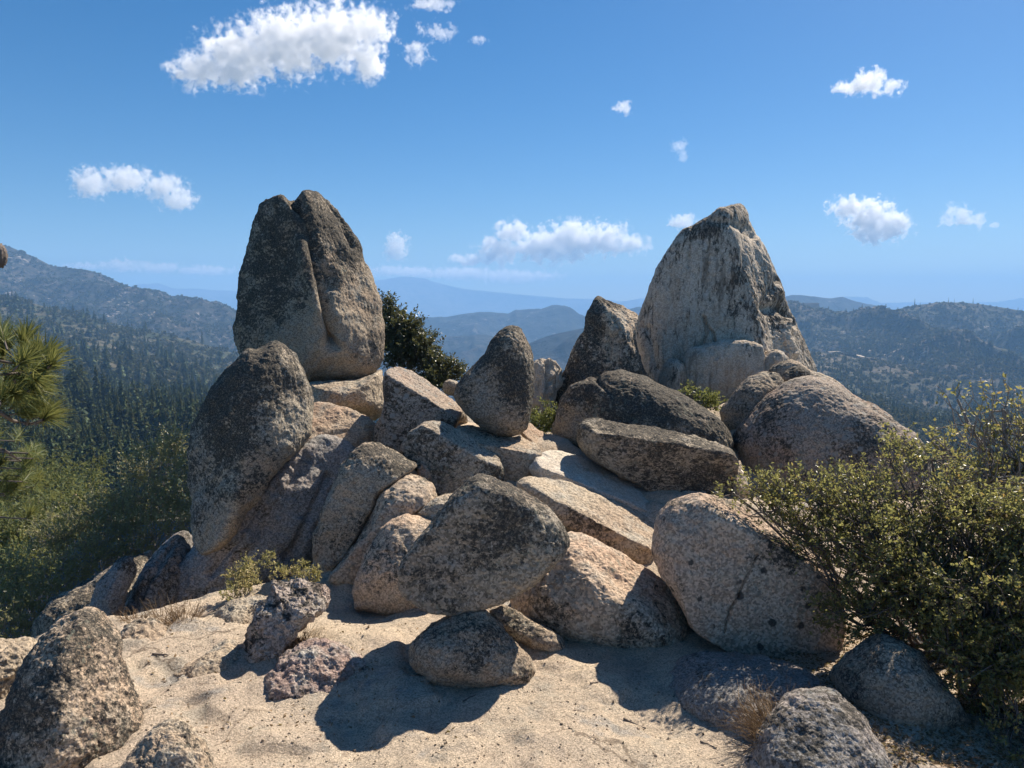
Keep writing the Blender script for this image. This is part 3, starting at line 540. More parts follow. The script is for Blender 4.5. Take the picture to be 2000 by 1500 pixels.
def hill_mat(name, base, veg, rock, s, rockamt, bumpd):
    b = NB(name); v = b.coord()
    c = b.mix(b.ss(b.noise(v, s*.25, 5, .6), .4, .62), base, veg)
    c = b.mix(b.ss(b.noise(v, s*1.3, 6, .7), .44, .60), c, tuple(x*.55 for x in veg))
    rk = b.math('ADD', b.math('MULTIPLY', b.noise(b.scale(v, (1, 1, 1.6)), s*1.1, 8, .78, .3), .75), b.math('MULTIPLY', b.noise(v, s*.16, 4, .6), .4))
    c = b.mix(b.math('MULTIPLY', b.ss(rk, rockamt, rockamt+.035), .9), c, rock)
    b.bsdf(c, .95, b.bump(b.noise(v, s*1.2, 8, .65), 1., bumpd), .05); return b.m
M['forest_floor'] = hill_mat('forest_floor', (.10,.09,.06), (.05,.06,.034), (.42,.36,.29), .05, .70, 4)
M['rocky_ridge'] = hill_mat('rocky_ridge', (.075,.066,.056), (.036,.04,.032), (.36,.31,.27), .05, .65, 8)
M['far_ridge'] = hill_mat('far_ridge', (.038,.04,.04), (.026,.032,.03), (.20,.17,.15), .011, .68, 30)
M['mid_ridge'] = hill_mat('mid_ridge', (.07,.062,.055), (.036,.042,.036), (.36,.28,.23), .012, .62, 25)
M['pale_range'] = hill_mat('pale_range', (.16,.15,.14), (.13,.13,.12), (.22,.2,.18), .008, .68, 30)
M['right_hill'] = hill_mat('right_hill', (.12,.10,.075), (.06,.066,.046), (.46,.38,.30), .03, .665, 6)
HILLS = {}
def hill(key, name, label, sky_pts, x0, x1, nx, nr, r_top, r_bot, y_bot, mat, amp, nscale, prof=1.0, spur=.5, back=.35, seed=0):
    sp = np.array(sky_pts, float); xs = np.linspace(x0, x1, nx); ys = np.interp(xs, sp[:, 0], sp[:, 1])
    ys = ys + (1.1*fbm(np.stack([xs/38, 0*xs, 0*xs], -1), 4, seed))
    t = np.linspace(0, 1, nr)[:, None]; tb = np.linspace(1, 0, nr//4)[1:, None]
    rt = np.interp(xs, *zip(*r_top)) if isinstance(r_top, (list, tuple)) else np.full(nx, float(r_top)); rb = np.full(nx, float(r_bot))
    r = rb*(rt/rb)**t; py = y_bot+(ys-y_bot)*t**prof
    P = at(np.broadcast_to(xs, r.shape), py, r)
    # gullies and spurs running down the slope, fading towards the skyline
    u = np.stack([P[..., 0]/nscale, P[..., 1]/nscale*.45, 0*r], -1)
    h = amp*(spur*(ridged(u, 5, seed+3)-.3)+(1-spur)*fbm(u*1.3, 5, seed+8))
    P[..., 2] += h*np.clip((1-t)*6, 0, 1)**.8*np.clip(t*5+.2, 0, 1)
    rb2 = rt*(1+.6*(1-tb)); Pb = at(np.broadcast_to(xs, rb2.shape), np.broadcast_to(ys, rb2.shape), rb2)
    Pb[..., 2] = P[-1:, :, 2]-(rb2-rt)*back
    A = np.concatenate([P, Pb], 0); A[..., 2] = np.maximum(A[..., 2], -700)
    o = mk(name, A, gridfaces(*A.shape[:2]), M[mat]); tag(o, label, None, kind='structure'); HILLS[key] = (P, xs, t[:, 0])
    return o
skyA = [(-400,520),(0,577),(60,590),(100,602),(150,614),(200,628),(250,640),(300,648),(360,662),(440,685),(520,715),(600,745),(760,830)]
hill('A', 'hill', 'forested hillside on the left with conifers and brush', skyA, -400, 760, 260, 240, 1300, 130, 1010, 'forest_floor', 26, 160, 1.25, .45, seed=4)
hill('B', 'mountain', 'long rocky ridge dotted with pale granite on the left skyline',
     [(-500,395),(-100,448),(0,475),(20,482),(37,490),(67,503),(100,519),(133,522),(167,527),(200,537),(233,552),(267,564),(300,568),(333,578),(360,578),(383,583),(417,597),(450,604),(520,640),(620,690)], -500, 620, 300, 200, 2500, 1200, 760, 'rocky_ridge', 150, 330, 1., .6, seed=14)
hill('C', 'mountain', 'dark blue far ridge filling the gap between the two spires',
     [(500,650),(640,640),(740,626),(808,622),(841,620),(867,620),(905,613),(935,610),(976,612),(993,613),(1005,606),(1031,604),(1052,606),(1067,608),(1090,607),(1111,614),(1128,619),(1149,616),(1200,610),(1247,600),(1300,606),(1400,615),(1600,630)], 500, 1600, 220, 90, 4500, 3300, 760, 'far_ridge', 200, 620, 1., .6, seed=24)
hill('C2', 'mountain', 'nearer blue ridge with reddish cliffs behind the dark shrub',
     [(600,760),(700,715),(780,685),(820,668),(847,662),(882,657),(917,655),(943,652),(961,655),(1000,672),(1060,700),(1150,740)], 600, 1150, 160, 90, 3200, 2300, 800, 'mid_ridge', 150, 360, 1., .7, seed=34)
hill('C3', 'hill', 'dark wooded ridge just left of the dark pyramid rock',
     [(900,735),(960,705),(1000,688),(1036,669),(1067,657),(1096,649),(1140,641),(1200,628),(1300,615),(1450,600),(1562,592)], 900, 1600, 160, 90, 2400, 1600, 820, 'far_ridge', 90, 270, 1., .5, seed=44)
hill('D', 'mountain', 'faint pale mountain range on the horizon',
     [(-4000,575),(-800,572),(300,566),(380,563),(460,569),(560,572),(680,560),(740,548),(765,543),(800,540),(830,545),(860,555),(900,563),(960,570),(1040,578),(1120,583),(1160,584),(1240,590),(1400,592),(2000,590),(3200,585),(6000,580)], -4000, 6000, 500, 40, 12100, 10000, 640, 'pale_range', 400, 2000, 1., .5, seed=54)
hill('E', 'mountain', 'small blue ridge just right of the fluted spire',
     [(1380,610),(1480,592),(1547,575),(1568,576),(1595,579),(1622,583),(1646,580),(1664,587),(1685,593),(1712,598),(1733,607),(1800,625),(1900,640)], 1380, 1900, 120, 60, 4200, 3200, 700, 'far_ridge', 140, 520, 1., .5, seed=64)
hill('F', 'hill', 'broad brush-covered hill with lone trees on the right skyline',
     [(1400,575),(1500,582),(1562,590),(1586,600),(1622,609),(1655,614),(1688,613),(1724,609),(1754,603),(1784,597),(1820,593),(1850,590),(1877,590),(1910,593),(1955,600),(2000,608),(2200,636),(2500,690)], 1400, 2500, 300, 200, 2100, 1200, 790, 'right_hill', 105, 260, .9, .65, seed=74)
hill('G', 'hill', 'nearer wooded valley side below the broad hill on the right',
     [(1400,670),(1500,680),(1616,690),(1640,688),(1670,696),(1715,703),(1760,712),(1800,722),(1850,730),(1900,731),(1970,727),(2000,725),(2200,738),(2600,760)], 1400, 2600, 260, 200, 1350, 210, 1010, 'right_hill', 34, 150, 1.1, .5, seed=84)

# dirt roads and pale clearings on the right-hand slopes
b = NB('dirt_road_surface'); b.bsdf((.42,.35,.27), .95); M['dirt'] = b.m
def on_hill(key, px, py):
    P, xs, t = HILLS[key]; i = int(np.argmin(np.abs(xs-px))); X, Y, D = proj(P[:, i]); j = int(np.argmin(np.abs(Y-py)+(np.abs(X-px)*.2))); return P[j, i]
def road(key, pts, width, label):
    out = []; q = []
    for (x0, y0), (x1, y1) in zip(pts[:-1], pts[1:]):
        for k in range(10): f = k/10; q.append(on_hill(key, x0+(x1-x0)*f, y0+(y1-y0)*f))
    q = np.array(q); q[:, 2] += 3.5; 
    for _ in range(3): q[1:-1] = (q[:-2]+2*q[1:-1]+q[2:])/4
    d = np.gradient(q, axis=0)[:, :2]; d /= np.maximum(np.linalg.norm(d, axis=1, keepdims=True), 1e-6); nrm = np.stack([-d[:, 1], d[:, 0], 0*d[:, 0]], 1)
    V = np.stack([q-nrm*width, q+nrm*width], 1).reshape(-1, 3); n_ = len(q); i = np.arange(n_-1)*2
    tag(mk('road', V, np.stack([i, i+2, i+3, i+1], 1), M['dirt']), label, None, kind='structure')
road('F', [(1768,652),(1765,665),(1760,678)], 7, 'short dirt track climbing the hill on the right')
road('G', [(1618,692),(1645,691),(1675,698),(1715,705)], 5, 'pale dirt track along the crest of the wooded valley side')
road('G', [(1850,733),(1900,733),(1970,729)], 4, 'level dirt road on the right below the broad hill')

# ------------------------------------------------------------------ foliage materials
def leaf_mat(name, stops, rough=.45, trans=.35, spec=.5):
    b = NB(name); col = b.ramp(b.attr('tint'), stops)
    d = b.n('ShaderNodeBsdfPrincipled'); b.L(col, d.inputs['Base Color']); d.inputs['Roughness'].default_value = rough; d.inputs['Specular IOR Level'].default_value = spec
    tr = b.n('ShaderNodeBsdfTranslucent'); b.L(b.mix(.5, col, (.42,.40,.13)), tr.inputs[0]); mx = b.n('ShaderNodeMixShader'); mx.inputs[0].default_value = trans
    b.L(d.outputs[0], mx.inputs[1]); b.L(tr.outputs[0], mx.inputs[2]); b.L(mx.outputs[0], b.out.inputs[0]); return b.m
M['oak_leaf'] = leaf_mat('oak_leaf', [(0,(.05,.06,.025)),(.3,(.105,.115,.042)),(.6,(.20,.20,.07)),(.82,(.34,.28,.08)),(.96,(.34,.19,.05)),(1,(.36,.15,.05))], .36, .5, .6)
M['dull_leaf'] = leaf_mat('dull_leaf', [(0,(.10,.105,.05)),(.4,(.21,.205,.10)),(.75,(.37,.33,.18)),(.92,(.38,.29,.13)),(1,(.42,.26,.13))], .40, .5, .6)
M['dark_leaf'] = leaf_mat('dark_leaf', [(0,(.018,.028,.014)),(.5,(.03,.045,.02)),(.9,(.05,.07,.028)),(1,(.10,.085,.03))], .35, .2, .6)
M['bright_leaf'] = leaf_mat('bright_leaf', [(0,(.05,.08,.02)),(.6,(.09,.14,.03)),(1,(.17,.20,.05))], .45, .4, .4)
M['sage_leaf'] = leaf_mat('sage_leaf', [(0,(.07,.09,.036)),(.6,(.135,.16,.062)),(1,(.22,.23,.10))], .6, .35, .2)
M['needle'] = leaf_mat('needle', [(0,(.05,.075,.018)),(.6,(.10,.135,.03)),(1,(.20,.19,.06))], .5, .35, .35)
M['conifer'] = leaf_mat('conifer', [(0,(.028,.045,.02)),(.5,(.05,.075,.03)),(1,(.085,.11,.042))], .75, .12, .15)
M['brush'] = leaf_mat('brush', [(0,(.03,.04,.022)),(.6,(.06,.066,.038)),(1,(.15,.13,.08))], .8, .1, .1)
M['dry'] = leaf_mat('dry', [(0,(.14,.085,.05)),(.5,(.27,.18,.11)),(1,(.42,.31,.20))], .8, .25, .1)
M['bloom'] = leaf_mat('bloom', [(0,(.12,.13,.045)),(.3,(.27,.26,.09)),(.55,(.50,.44,.20)),(1,(.58,.42,.28))], .7, .3, .2)
b = NB('bark'); v = b.coord(); b.bsdf(b.mix(b.noise(v, 30, 5), (.07,.055,.045), (.19,.16,.14)), .9, b.bump(b.noise(v, 60, 4), .6, .004)); M['bark'] = b.m
b = NB('pale_bark'); v = b.coord(); b.bsdf(b.mix(b.noise(v, 40, 5), (.14,.12,.10), (.34,.31,.28)), .9); M['pale_bark'] = b.m

# ------------------------------------------------------------------ foliage geometry
def unit(v): return v/np.maximum(np.linalg.norm(v, axis=-1, keepdims=True), 1e-9)
def leaves(C, Dv, L, Wd, rng, curl=.18):
    """folded leaf of six corners at C along Dv"""
    n = len(C); r = unit(rng.normal(size=(n, 3))); s = unit(np.cross(Dv, r)); nn = np.cross(s, Dv); L = L[:, None]; Wd = Wd[:, None]
    V = np.stack([C, C+Dv*L*.3-s*Wd*.5+nn*Wd*curl, C+Dv*L*.72-s*Wd*.42+nn*Wd*curl, C+Dv*L-nn*L*.06, C+Dv*L*.72+s*Wd*.42+nn*Wd*curl, C+Dv*L*.3+s*Wd*.5+nn*Wd*curl], 1)
    i = np.arange(n)[:, None]*6
    return V.reshape(-1, 3), np.concatenate([i+[0, 1, 2, 3], i+[0, 3, 4, 5]])
def tubes(paths, radii, sides=5):
    VV, FF_, off = [], [], 0
    for P, R_ in zip(paths, radii):
        P = np.asarray(P, float); m = len(P); R_ = np.broadcast_to(R_, m) if np.ndim(R_) else np.full(m, R_)
        d = unit(np.gradient(P, axis=0)); up = np.array([0, 0, 1.]) if abs(d[0, 2]) < .9 else np.array([1., 0, 0]); s = unit(np.cross(d, up)); u = np.cross(s, d)
        a = np.arange(sides)*2*pi/sides; ring = P[:, None]+R_[:, None, None]*(np.cos(a)[None, :, None]*s[:, None]+np.sin(a)[None, :, None]*u[:, None])
        VV.append(ring.reshape(-1, 3)); k = np.arange(m-1)[:, None]*sides; j = np.arange(sides)[None]; j2 = (j+1) % sides
        FF_.append(np.stack([k+j, k+j2, k+sides+j2, k+sides+j], -1).reshape(-1, 4)+off); off += m*sides
    return np.concatenate(VV), np.concatenate(FF_)
def bend(p0, p1, rng, n=7, w=.12, sag=0.):
    t = np.linspace(0, 1, n)[:, None]; L = np.linalg.norm(p1-p0); o = np.cumsum(rng.normal(size=(n, 3)), 0)*w*L/n; o -= t*o[-1]
    return p0+(p1-p0)*t+o+np.array([0, 0, 1])*(t*(1-t))*L*sag

def bush(name, label, cat, blobs, base, mat, per=60, leaf=.022, lw=.5, seed=1, tint=(0., 1.), bark='bark', group=None, twig=.10, nl=12, limbs=True, shell=.55, up=.35, bare=.12, stemr=.012, gap=.25, keepall=False):
    """blobs: (px, py, D, radius px[, density]) ; leaf clusters on twigs spread through each blob, joined by limbs to the base"""
    rng = np.random.default_rng(seed); TC, TD, BP, BR, tips = [], [], [], [], []
    base = np.array(base, float); root = thing(name, label, cat, base, group)
    for bl in blobs:
        px, py, D, rp = bl[:4]; dens = bl[4] if len(bl) > 4 else 1.; c = at(px, py, D); r = rp*D/1500.
        n = max(3, int(per*dens*(rp/50.)**2)); n2 = int(n*1.6)
        u = unit(rng.normal(size=(n2, 3))); rad = r*(shell+(1-shell)*rng.random(n2))*(1+.25*vnoise(u*2.2+seed, 5)); rad = np.where(rng.random(n2) < .3, rad*rng.random(n2), rad)
        p = c+u*rad[:, None]*np.array([1.08, 1., .95]); keep = vnoise(p*(2.2/r)*.6+seed*3, 9) > -gap; keep = keep if keep.sum() > 4 else np.ones(n2, bool); p = p[keep][:n]; u = u[keep][:n]
        td = unit(u+rng.normal(size=p.shape)*.55+[0, 0, up]); TC.append(p); TD.append(td)
        if limbs:
            lp = bend(base+rng.normal(size=3)*[.05, .05, 0], c, rng, 8, .25, .08); BP.append(lp); BR.append(np.linspace(stemr, stemr*.45, 8))
            for j in rng.choice(len(p), max(1, int(len(p)*bare)), replace=False):
                q0 = lp[rng.integers(4, 8)]; BP.append(bend(q0, p[j]+td[j]*twig, rng, 6, .3)); BR.append(np.linspace(stemr*.32, max(.0012, stemr*.09), 6))
    TC, TD = np.concatenate(TC), np.concatenate(TD); m = len(TC)
    tl = twig*rng.uniform(.5, 1.3, m)
    k = max(1, int(m*.5)); 
    for j in rng.choice(m, min(k, 2600), replace=False): BP.append(np.stack([TC[j], TC[j]+TD[j]*tl[j]*.55+rng.normal(size=3)*tl[j]*.06, TC[j]+TD[j]*tl[j]])); BR.append(np.array([.0018, .0014, .0008])*(leaf/.022)**.5)
    C = np.repeat(TC, nl, 0); Dd = np.repeat(TD, nl, 0); f = rng.random(len(C)); C = C+Dd*(f*np.repeat(tl, nl))[:, None]+rng.normal(size=C.shape)*leaf*.25
    ld = unit(Dd*.5+rng.normal(size=C.shape)*.8); L = leaf*rng.uniform(.6, 1.35, len(C)); 
    V, F = leaves(C, ld, L, L*lw*rng.uniform(.8, 1.2, len(C)), rng)
    ct = np.repeat(rng.random(m), nl)*.55+rng.random(len(C))*.45; big = .5+.5*vnoise(C*3.1+seed, 4); ct = np.clip(ct*.75+big*.25, 0, 1); ct = tint[0]+(tint[1]-tint[0])*ct**1.0
    old = rng.random(len(C)); ct = np.where(old > .965, rng.uniform(.9, 1, len(C)), ct) if mat in ('oak_leaf', 'dull_leaf') else ct
    mk('foliage', V, F, M[mat], root, smooth=False, attrs={'tint': np.repeat(ct, 6)}, loc=base)
    V, F = tubes(BP, BR, 4); mk('branches', V, F, M[bark], root, loc=base)
    return root

def gbase(px, py, D):
    p = at(px, py, D); x, y = p[0], p[1]
    z = float(ground_z(np.array([x]), np.array([y]), False)[0]) if math.hypot(x, y) < 9 else float(outer_z(np.array(x), np.array(y)))
    return (x, y, max(z, float(outer_z(np.array(x), np.array(y))))-.05)
# ------------------------------------------------------------------ shrubs round the rocks
bush('shrub', 'large oak shrub with glossy green and orange leaves covering the right foreground', 'shrub',
  [(1430,962,4.9,26),(1475,955,4.85,34),(1530,975,4.8,48),(1600,985,4.75,62),(1680,975,4.7,72),(1740,905,4.8,60,.8),(1820,900,4.8,60,.8),(1700,1040,4.5,80),(1620,1050,4.6,48),(1790,960,4.6,80),(1800,1060,4.4,95),(1900,990,4.4,95),(1980,1050,4.3,110),
   (1720,1130,4.35,75),(1650,1130,4.5,58),(1640,1200,4.45,40),(1560,1035,4.7,45),(1690,1200,4.35,60),(1490,1000,4.75,30),(1820,1160,4.2,95),(1920,1160,4.1,110),(1990,1200,4.,100),(1860,1260,4.,70),(1950,1310,3.9,100),(1990,1420,3.8,100),(1900,1360,3.95,45),(2060,1100,4.2,110),(2080,1300,3.9,110)],
  gbase(1900,1300,4.6), 'oak_leaf', per=84, leaf=.0215, lw=.5, seed=3, nl=11, twig=.12, stemr=.014, gap=-.03, bare=.45)
bush('shrub', 'taller half-bare shrub with orange leaves at the right edge, above the oak shrub', 'shrub',
  [(1900,840,5.5,70,.20),(1960,800,5.5,60,.16),(1850,880,5.4,45,.3),(1990,900,5.3,70,.9),(1930,940,5.2,60,.8),(2050,850,5.4,80,.7),(1870,780,5.6,30,.18),(1820,860,5.5,30,.3)],
  gbase(1960,1200,5.6), 'oak_leaf', per=70, leaf=.03, seed=8, tint=(.35, 1.), bark='pale_bark', nl=6, bare=1., stemr=.022)
bush('shrub', 'dull olive shrub with browning leaves left of the leaning boulder', 'shrub',
  [(322,870,8.8,42),(300,930,8.6,70),(345,960,8.5,50),(240,960,8.6,60),(330,1010,8.3,55),(180,1010,8.4,62),(250,1030,8.1,62),(120,1060,8.1,58),(190,1090,7.8,55),(270,1080,7.9,40),(345,1025,7.9,45),(310,1050,7.8,40),(360,990,8.2,40),(90,1120,7.6,50)],
  gbase(230,1130,8.3), 'dull_leaf', per=190, leaf=.023, lw=.55, seed=5, nl=11, gap=.08, twig=.16, bark='pale_bark')
bush('shrub', 'low tangled shrub below the olive shrub at the left edge', 'shrub',
  [(20,1130,7.2,55),(60,1180,7.,50),(10,1220,6.8,60),(-40,1180,7.,70),(110,1160,7.3,35),(60,1235,6.9,35)],
  gbase(20,1250,7.3), 'dull_leaf', per=90, leaf=.030, lw=.5, seed=6, nl=10, twig=.15, tint=(0,.9), bark='pale_bark')
bush('shrub', 'feathery mid-green brush filling the slope at the left edge', 'shrub',
  [(40,1060,15,80),(110,1010,16,60),(-20,980,17,80),(30,1130,14,60),(90,960,18,50),(170,960,18,40),(-60,1090,15,80)],
  gbase(40,1130,16), 'sage_leaf', per=120, leaf=.085, lw=.3, seed=7, nl=14, twig=.28)
bush('shrub', 'green brush below the left pine branch, tinted dark as its shade', 'shrub',
  [(20,925,26,45),(70,915,26,40),(120,925,26,36),(165,915,26,28),(190,905,26,18),(-40,930,26,50)],
  gbase(80,960,26), 'sage_leaf', per=150, leaf=.09, lw=.3, seed=9, nl=12, twig=.35, tint=(0,.6))  # low tint range puts the conifer branch shade into the leaf colour
bush('shrub', 'dense dark green shrub growing behind the split spire', 'shrub',
  [(752,590,12.6,14),(765,620,12.6,26),(775,655,12.4,34),(800,640,12.4,26),(790,690,12.3,42),(825,680,12.3,32),(840,710,12.2,30),(870,725,12.2,26),(890,728,12.2,18),(745,660,12.6,30),(850,745,12.,26)],
  gbase(790,760,12.3), 'dark_leaf', per=520, leaf=.042, lw=.5, seed=11, nl=11, twig=.15, gap=1, shell=.3)
bush('shrub', 'small bright green shrub between the standing stone and the long domed boulder', 'shrub',
  [(1066,808,8.3,20),(1052,825,8.3,18),(1075,832,8.2,16)], at(1062,850,8.3), 'bright_leaf', per=420, leaf=.035, lw=.35, seed=12, nl=9, twig=.10, stemr=.006)
bush('shrub', 'small bright green shrub on the back of the long domed boulder', 'shrub',
  [(1368,778,8.75,16),(1388,784,8.7,15),(1345,768,8.8,10),(1400,795,8.6,8)], at(1372,800,8.7), 'bright_leaf', per=420, leaf=.035, lw=.35, seed=13, nl=9, twig=.10, stemr=.006)
bush('shrub', 'yellow-flowered tuft growing up the shaded base rock', 'shrub',
  [(458,1128,5.75,16),(480,1112,5.8,20),(505,1103,5.85,18),(525,1098,5.9,14),(470,1145,5.65,16),(445,1160,5.55,12),(490,1135,5.7,16)], at(475,1170,5.7), 'bloom', per=420, leaf=.016, lw=.5, seed=14, nl=9, twig=.05, stemr=.004)
bush('shrub', 'low cream-flowered tuft beside the cracked pair of rocks', 'shrub',
  [(545,1124,5.45,13),(565,1116,5.5,14),(585,1110,5.55,13),(605,1118,5.6,12),(620,1126,5.6,12)], at(585,1140,5.5), 'bloom', per=420, leaf=.015, lw=.5, seed=15, nl=9, twig=.045, stemr=.004, tint=(0,.85))

# dry tufts and twigs
def tuft(label, px, py, D, rp, n, seed, h=1., lean=(0,0), name='dry_brush', mat='dry', w=.0022):
    rng = np.random.default_rng(seed); c = at(px, py, D); r = rp*D/1500; P, Rr = [], []
    c = np.array([c[0], c[1], c[2]])
    for _ in range(n):
        a = rng.uniform(0, 2*pi); q = rng.random()**.5*r*.6; s = c+[cos(a)*q, sin(a)*q, -.01]; d = unit(np.array([cos(a)*.9+lean[0], sin(a)*.9+lean[1], rng.uniform(.3, 1.5)*h])+rng.normal(size=3)*.35)
        L = r*rng.uniform(.5, 1.3); e = s+d*L; P.append(bend(s, e, rng, 5, .35, .1)); Rr.append(np.linspace(w, w*.35, 5))
        if rng.random() < .7: m_ = s+d*L*.6; P.append(bend(m_, m_+unit(d+rng.normal(size=3)*.8)*L*.45, rng, 4, .3)); Rr.append(np.linspace(w*.6, w*.3, 4))
    V, F = tubes(P, Rr, 3); o = mk(name, V, F, M[mat], attrs={'tint': np.repeat(rng.random(len(P)), [len(p)*3 for p in P])}, loc=c)
    return tag(o, label, 'dry brush')
tuft('dry grassy tuft beside the small round boulder, in front of the dark slab', 358, 1218, 5.2, 38, 170, 31, 1.3)
tuft('thin upright dry stems just left of the grassy tuft', 322, 1212, 5.3, 46, 40, 32, 2.2)
tuft('reddish dry clump on top of the small round boulder', 262, 1215, 5.25, 28, 90, 33, .8)
tuft('grey dry tuft right of the rough foreground boulder', 288, 1318, 4.7, 40, 130, 34, .7)
tuft('dry clump lying left of the flat crusted rock', 448, 1335, 4.55, 38, 170, 35, .6)
tuft('tangle of dry stems in the gap between the curved boulder and the flat rock', 555, 1290, 4.7, 52, 190, 36, .6)
tuft('wiry dry stems at the head of the flat crusted rock', 590, 1262, 4.75, 38, 90, 37, .7)
tuft('big brown dry bush at the bottom edge right of the sunlit sand', 1530, 1440, 3.75, 85, 420, 38, .9)
tuft('dry litter heap in the shade at the bottom right corner', 1800, 1490, 3.8, 110, 380, 39, .35)
tuft('small dry clump in the leaf shadow on the sand', 1420, 1350, 4.25, 45, 120, 40, .3)
def stick(label, p0, p1, w):
    rng = np.random.default_rng(int(p0[0])); A, B_ = [np.array([*q[:2], float(ground_z(np.array([q[0]]), np.array([q[1]]))[0])+w*.9]) for q in (gp(*p0), gp(*p1))]
    V, F = tubes([bend(A, B_, rng, 6, .12)], [np.linspace(w, w*.5, 6)], 5); o = mk('twig', V, F, M['bark'], loc=A); tag(o, label, 'twig')
def gp(px, py):
    d = ray(px, py); t = H/-d[2]; p = CAM+d*t
    for _ in range(6): z = float(ground_z(np.array([p[0]]), np.array([p[1]]), False)[0]); p = CAM+d*((z-H)/d[2])
    return p
stick('short dark twig on the sunlit sand right of centre', (1218,1407), (1262,1420), .006)
stick('thin twig on the sand below the egg boulder shadow', (905,1392), (930,1380), .004)
stick('little forked twig right of the prop stone', (1152,1360), (1168,1352), .006)
stick('dark stick near the bottom right of the sand', (1368,1455), (1400,1468), .005)
stick('dark stick beside the left dry tuft', (298,1296), (330,1300), .006)
stick('fallen pale branch under the yellow-flowered tuft', (385,1218), (440,1192), .008)
# coarse grit and pebbles scattered over the shelf
def grit(n, lo, hi, seed, mat, name, label):
    rng = np.random.default_rng(seed); DV, T_ = ico(1); px = rng.uniform(-50, 1750, n); py = 1175+rng.random(n)**1.0*400
    d = ray(px, py); p = CAM+d*(H/-d[:, 2])[:, None]; p[:, 2] = ground_z(p[:, 0], p[:, 1]); s = lo*(hi/lo)**(rng.random(n)**2.2)
    V = p[:, None]+DV[None]*(s[:, None]*rng.uniform(.5, 1.1, (n, 3)))[:, None]*(1+.25*rng.normal(size=(n, len(DV), 1))); F = (T_[None]+np.arange(n)[:, None, None]*len(DV)).reshape(-1, 3)
    o = mk(name, V, F, M[mat], smooth=False, attrs={'lichen': np.repeat(rng.uniform(-.1, .6, n), len(DV)), 'tint': np.repeat(rng.random(n), len(DV))}); tag(o, label, 'gravel', kind='stuff')
grit(3800, .0022, .009, 51, 'granite', 'gravel', 'coarse pale grit scattered over the sandy shelf')
grit(90, .003, .007, 52, 'bark', 'litter', 'dark plant litter scattered over the sandy shelf')

def litter(n, seed, x0, x1, y0, y1, label):
    rng = np.random.default_rng(seed); px = rng.uniform(x0, x1, n); py = rng.uniform(y0, y1, n); d = ray(px, py); p = CAM+d*(H/-d[:, 2])[:, None]
    k = vnoise(p*3, 7) > -.35-.8*(px > 1650); p = p[k]; p[:, 2] = ground_z(p[:, 0], p[:, 1])+.004; dv = rng.normal(size=p.shape)*[1, 1, .25]; L = rng.uniform(.010, .026, len(p)); V, F = leaves(p, unit(dv), L, L*.5, rng)
    tag(mk('leaf_litter', V, F, M['dry'], smooth=False, attrs={'tint': np.repeat(rng.random(len(p))**1.6, 6)}), label, 'leaf litter', kind='stuff')
litter(9000, 61, 1500, 2060, 1255, 1560, 'brown fallen leaves under the right-hand shrub')
litter(260, 62, 250, 900, 1240, 1480, 'sparse fallen leaves and bits on the sand')
